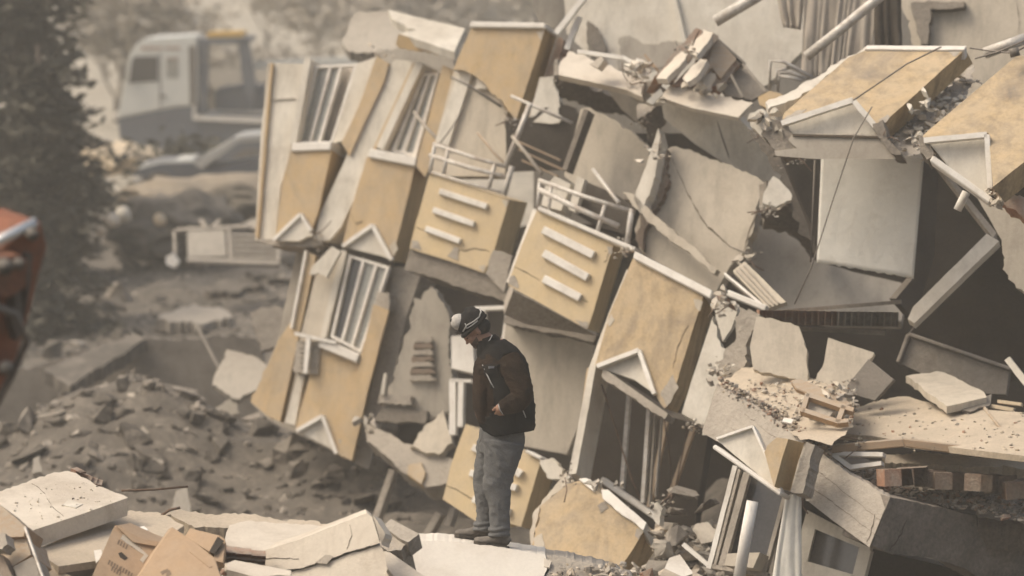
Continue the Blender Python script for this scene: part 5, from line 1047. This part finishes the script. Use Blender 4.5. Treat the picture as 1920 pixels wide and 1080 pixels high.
#bush('dry_bush', -5.6, 58, 1.4, 1.8, CONIF, 'dark low bush on the slope above the foundation wall', 'bush')
#bush('dry_bush', -4.7, 61, 1.0, 1.4, CONIF, 'dark scrub on the slope left of the metal frame', 'bush', 40)
def bare(x, y, h, label, seed, name='bare_tree'):
    rr = random.Random(seed); z = gz(x, y)-.2; t = thing(name, label, 'tree', (x, y, z)); base = Vector((x, y, z)); bt = bmesh.new(); bc = bmesh.new()
    tube_bm(bt, [base, base+Vector((rr.uniform(-.3, .3), 0, h*.15))], .13, 8, .09)
    tips = []
    def grow(p, d, L, r, lv):
        m = p+d*L*.5+Vector((rr.uniform(-1, 1), rr.uniform(-1, 1), rr.uniform(-.5, 1)))*L*.07; e = p+d*L
        tube_bm(bc, [p, m, e], r, 5 if lv < 2 else 3, r*.55); tips.append(e)
        if lv < 4:
            for _ in range(3 if lv < 3 else 4):
                nd = (d+Vector((rr.uniform(-1, 1), rr.uniform(-1, 1), rr.uniform(-.35, .8)))*.75).normalized(); grow(e if rr.random() < .6 else m, nd, L*rr.uniform(.55, .8), r*.55, lv+1)
    for _ in range(4): grow(base+Vector((0, 0, h*.13)), Vector((rr.uniform(-.9, .9), rr.uniform(-.9, .9), 1)).normalized(), h*.26, .06, 0)
    link('trunk', bt, BARK, t, True); link('crown', bc, TWIG, t); leafcloud('twigs', t, tips, .22, TWIG, 7, .5); return t
for i, (x, y, h, l) in enumerate(((-11.5, 112, 6, 'leftmost bare tree fading in haze behind the conifer'), (-6.5, 125, 7, 'bare tree directly behind the white truck cab'), (-2.6, 118, 5.5, 'bare tree behind the truck rack'), (-1.2, 140, 7, 'bare tree behind the leftmost facade roof piece'), (1.2, 150, 7, 'bare tree behind the tallest tan panel'), (-9.5, 150, 8, 'far bare tree between the conifer and the truck'), (-4.3, 160, 8, 'far bare tree above the truck roof'))): bare(x, y, h, l, 11+i)
def house(px, py, d, w, dep, h, mat, label, roof=None):
    p = P(px, py, d); z = gz(p.x, p.y)-.3; t = thing('house', label, 'building', (p.x, p.y, z))
    lpart(t, 'wall', [(-w/2, 0), (w/2, 0), (w/2, h), (-w/2, h)], 0, dep, mat)
    lpart(t, 'roof', [(-w/2-.4, h), (w/2+.4, h), (w/2+.2, h+.5), (0, h+1.5), (-w/2-.2, h+.5)], -.4, dep+.4, BRK if roof else CON)
    for j in range(int(h/3)):
        for i in range(int(w/2.6)):
            x = -w/2+1.3+i*2.6; fr = lpart(t, 'window', [(x-.55, 1+j*3), (x+.55, 1+j*3), (x+.55, 2.4+j*3), (x-.55, 2.4+j*3)], -.06, .03, TRIM); lpart(fr, 'pane', [(x-.45, 1.1+j*3), (x+.45, 1.1+j*3), (x+.45, 2.3+j*3), (x-.45, 2.3+j*3)], -.075, .0, DGL)
house(640, 48, 215, 9, 8, 3.0, WHT, 'pale low house far behind the facade roof pieces')
house(330, 30, 240, 12, 8, 4, GPL, 'grey house far behind between the conifer and the truck', True)
for i, (x, y, h, r_, m, l) in enumerate(((-17, 110, 3, 2.6, TWIG, 'shrub outside the left of the view, level with the truck'), (-21, 125, 3, 2.8, TWIG, 'farthest shrub left of the conifers'), (-9.0, 118, 2.4, 2.4, TWIG, 'brown hazy shrub behind the truck cab'), (-4.6, 112, 2.2, 2.6, TWIG, 'brown hazy shrub behind the truck rack'), (-2.0, 108, 1.6, 2.0, TWIG, 'low brown shrub behind the left facade corner'), (-.6, 122, 2.4, 2.2, TWIG, 'brown shrub behind the white roof slab'), (-11.5, 130, 3, 2.6, TWIG, 'far shrub beside the conifer top'), (1.0, 125, 2.0, 2.4, TWIG, 'hazy shrub left of the tallest panel cap'))):
    bush('shrub', x, y, h, r_, m, l, 'shrub', 50, .2)
bm = bmesh.new(); prism_bm(bm, jagp([(380, 128), (700, 120), (700, 148), (380, 158)], 'all', 2, 20), Pl(500, 140, 104, 0, 0), .4); tag(link('low_wall', bm, GPL, None, loc=P(500, 150, 104)), 'long low wall behind the truck rack in the haze', 'wall')
# ================================================================ THE MAN
MD = 27.12
def mp(px, py, dd=0.0): return P(px, py, MD+dd)
def loft_bm(bm, rings, seg=20, wr=0.0, wf=18.0, seed=0.0, caps=True):
    """rings: (px,py,dd, half width in px along the picture, half depth in m)"""
    pts = [mp(r[0], r[1], r[2]) for r in rings]; out = []; wr = min(wr*.7, .0075); n = len(pts)
    for i, p in enumerate(pts):
        d = (pts[min(i+1, n-1)]-pts[max(i-1, 0)]).normalized()
        dep = Vector((0, 1, 0)); dep = (dep-d*dep.dot(d)).normalized(); u = d.cross(dep).normalized()
        a = rings[i][3]/F*MD; b = rings[i][4]; row = []
        for k in range(seg):
            t = 2*math.pi*k/seg; q = p+u*math.cos(t)*a+dep*math.sin(t)*b
            if wr:
                w = noise.noise(Vector(((q.x+q.z*.9)*wf*1.1+seed, q.y*wf*.7, (q.z-q.x*.5)*wf*.7)))*wr+(abs(noise.noise(Vector(((q.x-q.z*.5)*wf*1.5+seed, q.y*wf*1.5, (q.z+q.x*.6)*wf*2.3))))-.25)*wr*2.2
                q = q+(q-p).normalized()*w
            row.append(bm.verts.new(q))
        out.append(row)
    for a_, b_ in zip(out, out[1:]):
        for k in range(seg): bm.faces.new((a_[k], a_[(k+1) % seg], b_[(k+1) % seg], b_[k]))
    if caps: bm.faces.new(out[0][::-1]); bm.faces.new(out[-1])
    return out
def refine(rings, n=4):
    out = []
    for i in range(len(rings)-1):
        p0 = rings[max(i-1, 0)]; p1 = rings[i]; p2 = rings[i+1]; p3 = rings[min(i+2, len(rings)-1)]
        for j in range(n):
            t = j/n; out.append(tuple(0.5*(2*b+(c-a)*t+(2*a-5*b+4*c-d)*t*t+(-a+3*b-3*c+d)*t**3) for a, b, c, d in zip(p0, p1, p2, p3)))
    out.append(rings[-1]); return out
def ell(bm, c, r, rot=None, sub=3):
    v = bmesh.ops.create_icosphere(bm, subdivisions=sub, radius=1)['verts']
    m = Matrix.Translation(c) @ (rot.to_4x4() if rot else Matrix.Identity(4)) @ Matrix.Diagonal((*r, 1))
    for q in v: q.co = m @ q.co
def remeshed(name, bm, mat, parent, vox=0.008, smooth=4, label=None):
    o = link(name, bm, mat, parent, True)
    a = o.modifiers.new('r', 'REMESH'); a.mode = 'VOXEL'; a.voxel_size = vox; a.use_smooth_shade = True
    b = o.modifiers.new('s', 'SMOOTH'); b.iterations = smooth; b.factor = .5
    dg = bpy.context.evaluated_depsgraph_get(); me = bpy.data.meshes.new_from_object(o.evaluated_get(dg))
    o.modifiers.clear(); old = o.data; o.data = me; me.materials.clear(); me.materials.append(mat); me.name = name
    for p in me.polygons: p.use_smooth = True; p.material_index = 0
    bpy.data.meshes.remove(old); return o
SKIN = M('skin', (.30, .17, .11), (.24, .13, .085), s=20, rough=.55, speck=.06, bump=.1, bs=120, spec=.4)
HAIR = M('dark_hair', (.022, .018, .015), (.035, .03, .025), s=60, rough=.8, bump=.4, bs=200)
VEST = M('black_vest', (.009, .0085, .008), (.015, .014, .013), s=8, spec=.12, rough=.85, speck=.15, bump=.25, bs=60)
FLEE = M('brown_fleece', (.036, .023, .015), (.020, .014, .010), s=9, spec=.1, rough=.95, speck=.3, bump=.5, bs=90)
JEAN = M('grey_denim', (.135, .135, .133), (.105, .105, .104), s=3, rough=.95, speck=.2, bump=.4, bs=110, spec=.1)
BOOT = M('dusty_boot', (.055, .045, .036), (.03, .025, .02), s=9, rough=.7, dust=.35, bump=.4)
SOLE = M('boot_sole', (.05, .042, .034), s=9, rough=.9, dust=.2)
HATM = M('black_knit', (.018, .017, .016), (.03, .028, .026), s=20, rough=1, speck=.3, bump=.9, bs=130)
MASK = M('grey_mask', (.46, .44, .41), (.38, .36, .33), s=9, rough=.8, bump=.2)
GREYL = M('grey_trim', (.42, .41, .39), s=8, rough=.6)
man = thing('person', 'person in a dark vest, brown sleeves and beanie standing on the white slab looking down', 'person', mp(930, 1028))
hd = Vector((0, 0, 0))
# head frame: looks left and down
rotH = Matrix.Rotation(math.radians(-38), 3, 'Y')     # tilt the face down (towards -x,-z)
HC = mp(892, 617)
def hv(f, s, u): return HC+rotH @ Vector((-f, s, u))   # forward (face), side (away from camera), up
bm = bmesh.new()
ell(bm, hv(.0, 0, .035), (.098, .076, .098), rotH)
ell(bm, hv(.030, 0, -.045), (.064, .060, .080), rotH)
ell(bm, hv(.060, 0, -.092), (.032, .036, .026), rotH)      # chin
ell(bm, hv(.082, 0, .010), (.020, .050, .014), rotH)       # brow
for s in (-1, 1):
    ell(bm, hv(.074, s*.030, -.010), (.014, .015, .010), rotH)   # eyes
    ell(bm, hv(.060, s*.042, -.035), (.024, .018, .020), rotH)   # cheeks
    ell(bm, hv(-.008, s*.080, -.015), (.020, .010, .032), rotH)  # ears
ell(bm, hv(.098, 0, -.022), (.012, .010, .030), rotH @ Matrix.Rotation(math.radians(-16), 3, 'Y'))
ell(bm, hv(.108, 0, -.040), (.014, .015, .011), rotH)      # nose tip
ell(bm, hv(.086, 0, -.066), (.012, .024, .007), rotH); ell(bm, hv(.083, 0, -.078), (.012, .021, .007), rotH)
loft_bm(bm, refine([(898, 630, 0, 17, .06), (915, 643, 0, 17, .062), (935, 665, 0, 20, .075)]), 16)
# trunk and limbs (continuous)
loft_bm(bm, refine([(925, 645, 0, 20, .07), (935, 662, 0, 28, .15), (938, 685, 0, 42, .185), (940, 730, 0, 45, .17), (942, 780, 0, 42, .16), (940, 820, 0, 38, .165), (935, 850, 0, 32, .15)]), 20)
NA = [(950, 684, -.15, 15, .05), (966, 712, -.215, 14, .045), (976, 742, -.24, 13, .042), (962, 758, -.26, 14, .042), (940, 766, -.25, 11, .034), (932, 768, -.24, 9, .028)]
FAA = [(942, 684, .15, 14, .05), (932, 712, .21, 13, .045), (924, 740, .235, 12, .042), (920, 758, .235, 12, .04), (905, 768, .21, 9, .03)]
loft_bm(bm, refine(NA), 14); loft_bm(bm, refine(FAA), 14)
NL = [(940, 830, -.09, 27, .09), (938, 870, -.10, 22, .07), (934, 915, -.10, 17, .055), (936, 955, -.10, 15, .048), (937, 995, -.10, 10, .036)]
FL = [(932, 830, .09, 26, .09), (921, 870, .10, 20, .07), (910, 912, .10, 14, .05), (910, 950, .10, 12, .045), (908, 982, .10, 9, .034)]
loft_bm(bm, refine(NL), 14); loft_bm(bm, refine(FL), 14)
body = remeshed('body', bm, SKIN, man, .0075, 3)
# hands: near hand slides into the vest pocket, far hand in front of the belly
def hand(wr, fwd, up, side, name='hand'):
    """wr wrist, fwd finger direction, up back of hand normal, side towards the thumb"""
    b = bmesh.new(); c = wr+fwd*.045
    m = Matrix((fwd, side, up)).transposed()
    ell(b, c, (.052, .040, .016), m)
    for k, (L, o_) in enumerate(((.070, .030), (.078, .011), (.073, -.009), (.058, -.028))):
        p = [wr+fwd*.05+side*o_, wr+fwd*.088+side*o_*1.05, wr+fwd*(.088+L*.4)+side*o_*1.05-up*.014, wr+fwd*(.088+L*.62)+side*o_-up*.038]
        tube_bm(b, p, .0095, 10, .0078)
    tube_bm(b, [wr+fwd*.015+side*.026, wr+fwd*.045+side*.052-up*.004, wr+fwd*.078+side*.058-up*.012], .0118, 10, .009)
    return remeshed(name, b, SKIN, man, .004, 2)
w1 = mp(944, 765, -.250); f1 = (mp(930, 792, -.16)-w1).normalized(); s1_ = (mp(925, 756, -.26)-w1); s1_ = (s1_-f1*s1_.dot(f1)).normalized(); hand(w1-f1*.01, f1, f1.cross(s1_)*(1 if f1.cross(s1_).y < 0 else -1), s1_)
w2 = mp(906, 766, .20); f2 = (mp(893, 780, .12)-w2).normalized(); s2_ = (mp(896, 750, .15)-w2); s2_ = (s2_-f2*s2_.dot(f2)).normalized(); hand(w2, f2, f2.cross(s2_)*(1 if f2.cross(s2_).y > 0 else -1), s2_)
# facial hair, eyes, brows
bm = bmesh.new(); ell(bm, hv(.034, 0, -.060), (.062, .063, .062), rotH); ell(bm, hv(.062, 0, -.093), (.033, .037, .027), rotH); ell(bm, hv(.090, 0, -.056), (.010, .027, .006), rotH)
bmesh.ops.bisect_plane(bm, geom=bm.verts[:]+bm.edges[:]+bm.faces[:], plane_co=hv(.05, 0, -.048), plane_no=rotH @ Vector((-.35, 0, 1)), clear_outer=True)
link('stubble', bm, M('stubble', (.10, .065, .045), (.06, .042, .032), s=60, rough=.9, speck=.3, bs=200), man, True)
for s in (-1, 1):
    bm = bmesh.new(); ell(bm, hv(.081, s*.030, -.012), (.010, .012, .006), rotH); link('eye', bm, HAIR, man, True)
    bm = bmesh.new(); ell(bm, hv(.094, s*.030, .008), (.008, .022, .005), rotH); link('eyebrow', bm, HAIR, man, True)
bm = bmesh.new(); ell(bm, hv(-.035, 0, -.015), (.075, .079, .060), rotH); link('hair', bm, HAIR, man, True)
# beanie
bm = bmesh.new()
ell(bm, hv(-.006, 0, .062), (.112, .090, .088), rotH); ell(bm, mp(884, 584), (.042, .05, .036)); ell(bm, mp(897, 590), (.05, .06, .036)); ell(bm, mp(876, 581), (.02, .03, .02))
bmesh.ops.bisect_plane(bm, geom=bm.verts[:]+bm.edges[:]+bm.faces[:], plane_co=hv(.0, 0, .018), plane_no=rotH @ Vector((.10, 0, -1)), clear_outer=True)
bmesh.ops.holes_fill(bm, edges=bm.edges)
hat = remeshed('beanie', bm, HATM, man, .006, 3)
bm = bmesh.new(); rim = []
for k in range(28):
    a = 2*math.pi*k/28; rim.append(hv(-.004+.106*math.cos(a), .089*math.sin(a), .026-.010*math.cos(a)))
rim.append(rim[0])
tube_bm(bm, rim, .015, 8); link('brim', bm, HATM, hat, True)
# dust mask pushed up on the forehead, with strap
mc = mp(862, 604); md = (mp(846, 600)-mp(866, 606)).normalized(); mrot = md.to_track_quat('Z', 'Y').to_matrix()
bm = bmesh.new(); ell(bm, mc, (.068, .060, .066), mrot)
bmesh.ops.bisect_plane(bm, geom=bm.verts[:]+bm.edges[:]+bm.faces[:], plane_co=mc-md*.005, plane_no=-md, clear_outer=True); bmesh.ops.holes_fill(bm, edges=bm.edges)
msk = link('dust_mask', bm, MASK, man, True)
bm = bmesh.new(); ell(bm, mp(848, 601, -.02), (.010, .016, .016), mrot); link('valve', bm, VEST, msk, True)
bm = bmesh.new(); tube_bm(bm, [mp(x, y, d) for x, y, d in ((868, 622, -.07), (875, 610, -.088), (888, 603, -.097), (899, 594, -.088), (902, 584, -.07), (899, 578, -.04))], .0055, 6); link('strap', bm, GREYL, msk, True)
bm = bmesh.new(); tube_bm(bm, [mp(x, y, d) for x, y, d in ((872, 606, -.092), (875, 616, -.093), (885, 610, -.099), (896, 601, -.099))], .004, 6); link('strap', bm, GREYL, msk, True)
# fleece torso and sleeves
bm = bmesh.new()
loft_bm(bm, refine([(916, 648, 0, 20, .085), (924, 664, 0, 36, .165), (930, 682, 0, 45, .205), (936, 705, 0, 49, .205), (938, 735, 0, 49, .20), (938, 765, 0, 49, .195), (936, 788, 0, 43, .19), (934, 797, 0, 38, .18)], 5), 40, .010, 16)
loft_bm(bm, refine([(953, 672, -.17, 23, .07), (966, 700, -.225, 23, .070), (978, 730, -.255, 22, .064), (978, 748, -.268, 19, .058), (962, 757, -.27, 19, .054), (948, 763, -.26, 15, .045), (938, 766, -.25, 13, .040)], 5), 24, .013, 24, 3)
loft_bm(bm, refine([(936, 674, .17, 22, .07), (928, 705, .225, 22, .066), (922, 738, .25, 20, .06), (910, 752, .245, 18, .054), (900, 764, .21, 14, .045)], 5), 24, .012, 24, 9)
loft_bm(bm, refine([(905, 700, -.03, 17, .12), (905, 730, -.04, 19, .14), (906, 762, -.04, 18, .14), (912, 790, -.03, 15, .12)], 4), 20, .008, 22, 5)
remeshed('fleece_jacket', bm, FLEE, man, .0065, 2)
# vest: torso shell around shoulders and back, open front
bm = bmesh.new()
R_ = refine([(914, 636, 0, 19, .078), (918, 648, 0, 24, .095), (925, 660, 0, 34, .15), (932, 675, 0, 45, .19), (936, 690, 0, 50, .215), (941, 710, 0, 52, .222), (944, 735, 0, 53, .225), (947, 765, 0, 54, .222), (950, 790, 0, 52, .218), (952, 806, 0, 49, .215), (953, 813, 0, 46, .21)], 5)
rows = loft_bm(bm, R_, 56, .009, 13, 2, caps=False)
def bound(py):
    tb = [(636, 880), (672, 884), (690, 905), (715, 918), (740, 926), (765, 926), (785, 912), (800, 897), (812, 905)]
    for (a, x0), (b, x1) in zip(tb, tb[1:]):
        if a <= py <= b: return x0+(x1-x0)*(py-a)/(b-a)
    return 900
kill = []
inv = lambda p: (960+F*p.x/(p.y*CA-(p.z-CAMZ)*SA), 540-F*((p.y*SA+(p.z-CAMZ)*CA))/(p.y*CA-(p.z-CAMZ)*SA))
ac1, ac2 = mp(963, 690, -.25), mp(980, 742, -.27)
for f in bm.faces:
    c = f.calc_center_median(); x, y = inv(c)
    if x < bound(y): kill.append(f); continue
    # arm holes on both sides
    for sgn in (-1, 1):
        ah = Vector((mp(955, 684).x, MD*CA, mp(955, 684).z))
        if sgn*(c.y-mp(955, 684).y) > .13 and ((x-957)/21)**2+((y-688)/27)**2 < 1: kill.append(f); break
bmesh.ops.delete(bm, geom=kill, context='FACES')
# lean the hem: lower front shorter
for v in bm.verts:
    x, y = inv(v.co)
    if y > 785 and x < 930: v.co.z += (y-785)/F*MD*.45*(930-x)/35
vest = link('vest', bm, VEST, man, True)
sm_ = vest.modifiers.new('thickness', 'SOLIDIFY'); sm_.thickness = .016; sm_.offset = 0
bm = bmesh.new(); loft_bm(bm, refine([(913, 632, 0, 17, .07), (916, 640, 0, 20, .078), (921, 652, 0, 25, .092)], 3), 28, .003, caps=False); cl = link('collar', bm, VEST, vest, True); q_ = cl.modifiers.new('thickness', 'SOLIDIFY'); q_.thickness = .012
def vline(name, pts, r, mat, par): 
    b = bmesh.new(); tube_bm(b, [mp(*p) for p in pts], r, 6); link(name, b, mat, par, True)
vline('zip', [(905, 684, -.16), (912, 700, -.20), (920, 717, -.215), (926, 727, -.222)], .0045, GREYL, vest)
vline('zip', [(974, 752, -.20), (980, 768, -.215), (986, 783, -.21)], .004, GREYL, vest)
vline('zip', [(908, 652, -.075), (912, 645, -.085), (919, 636, -.085), (923, 628, -.07)], .0035, GREYL, vest)
bm = bmesh.new(); pl_ = Pl(923, 688, MD-.225, .35, 0)
prism_bm(bm, barp((917, 689), (931, 688), 4), pl_, .006); link('chest_logo', bm, GREYL, vest)
vline('cuff', [(934, 757, -.29), (937, 768, -.295), (943, 777, -.28)], .004, GREYL, man)
# trousers
bm = bmesh.new()
loft_bm(bm, refine([(938, 795, 0, 40, .17), (941, 815, 0, 43, .18), (940, 835, 0, 42, .18), (936, 855, 0, 38, .165)], 4), 30, .008, 16)
loft_bm(bm, refine([(944, 830, -.085, 39, .11), (940, 860, -.095, 34, .10), (935, 890, -.10, 29, .085), (932, 912, -.10, 27, .077), (936, 940, -.10, 22, .068), (937, 970, -.10, 19, .062), (937, 994, -.10, 18, .060), (937, 1006, -.10, 20, .064)], 6), 30, .013, 17, 2)
loft_bm(bm, refine([(930, 830, .085, 36, .11), (921, 860, .095, 30, .10), (912, 890, .10, 25, .082), (909, 915, .10, 21, .072), (910, 945, .10, 18, .065), (910, 970, .10, 17, .060), (908, 988, .10, 17, .06), (907, 996, .10, 18, .062)], 6), 30, .013, 17, 7)
for (cx_, dd, y0) in ((936, -.10, 992), (936, -.10, 1003), (908, .10, 982), (907, .10, 992)):
    ring = []
    for k in range(21):
        a = 2*math.pi*k/20; ring.append(mp(cx_+19*math.cos(a), y0+2*math.sin(a*2)+R.uniform(-1, 1), dd+.064*math.sin(a)))
    tube_bm(bm, ring, .010, 8)
remeshed('trousers', bm, JEAN, man, .0065, 2)
vline('pocket_seam', [(905, 808, -.17), (903, 822, -.16), (899, 830, -.13)], .003, JEAN, man)
# boots
def boot(hx, hy, tx_, ty_, dd):
    b = bmesh.new(); L = hx-tx_
    def rg(f, up, w, h): return (hx-L*f, hy+(ty_-hy)*f-up, dd, h, w)
    rings = []
    for f, up, w, h in ((0, 10, .030, 9), (.06, 12, .038, 12), (.25, 13, .042, 13), (.45, 11, .044, 12), (.62, 9, .049, 9.5), (.80, 8, .051, 8), (.93, 7, .042, 6.5), (1.0, 6, .022, 3.5)): rings.append(rg(f, up, w, h))
    loft_bm(b, refine(rings, 3), 20, .004, 30)
    loft_bm(b, refine([(hx-L*.22, hy-36, dd, 15, .050), (hx-L*.22, hy-22, dd, 16, .050), (hx-L*.24, hy-10, dd, 17, .048)], 3), 18, .005, 30)
    o = remeshed('boot', b, BOOT, man, .006, 2)
    b = bmesh.new(); pr = []
    for f, w in ((-.02, .024), (.05, .036), (.3, .036), (.5, .038), (.7, .050), (.88, .047), (.98, .030), (1.02, .012)): pr.append((f, w))
    top = []; bot = []
    for s in (1, -1):
        for f, w in (pr if s == 1 else pr[::-1]):
            y = hy+(ty_-hy)*f; top.append(b.verts.new(mp(hx-L*f, y-5, dd+s*w))); bot.append(b.verts.new(mp(hx-L*f, y+1, dd+s*w)))
    b.faces.new(top); b.faces.new(bot[::-1])
    for i in range(len(top)): b.faces.new((top[i], bot[i], bot[(i+1) % len(top)], top[(i+1) % len(top)]))
    link('sole', b, SOLE, o)
    b = bmesh.new()
    for k in range(3): tube_bm(b, [mp(hx-L*(.40+.08*k), hy-26+k*4.5, dd-.03), mp(hx-L*(.44+.08*k), hy-27+k*4.5, dd+.03)], .0035, 5)
    link('laces', b, GREYL, o)
boot(954, 1029, 889, 1020, -.10)
boot(918, 1014, 853, 1006, .14)
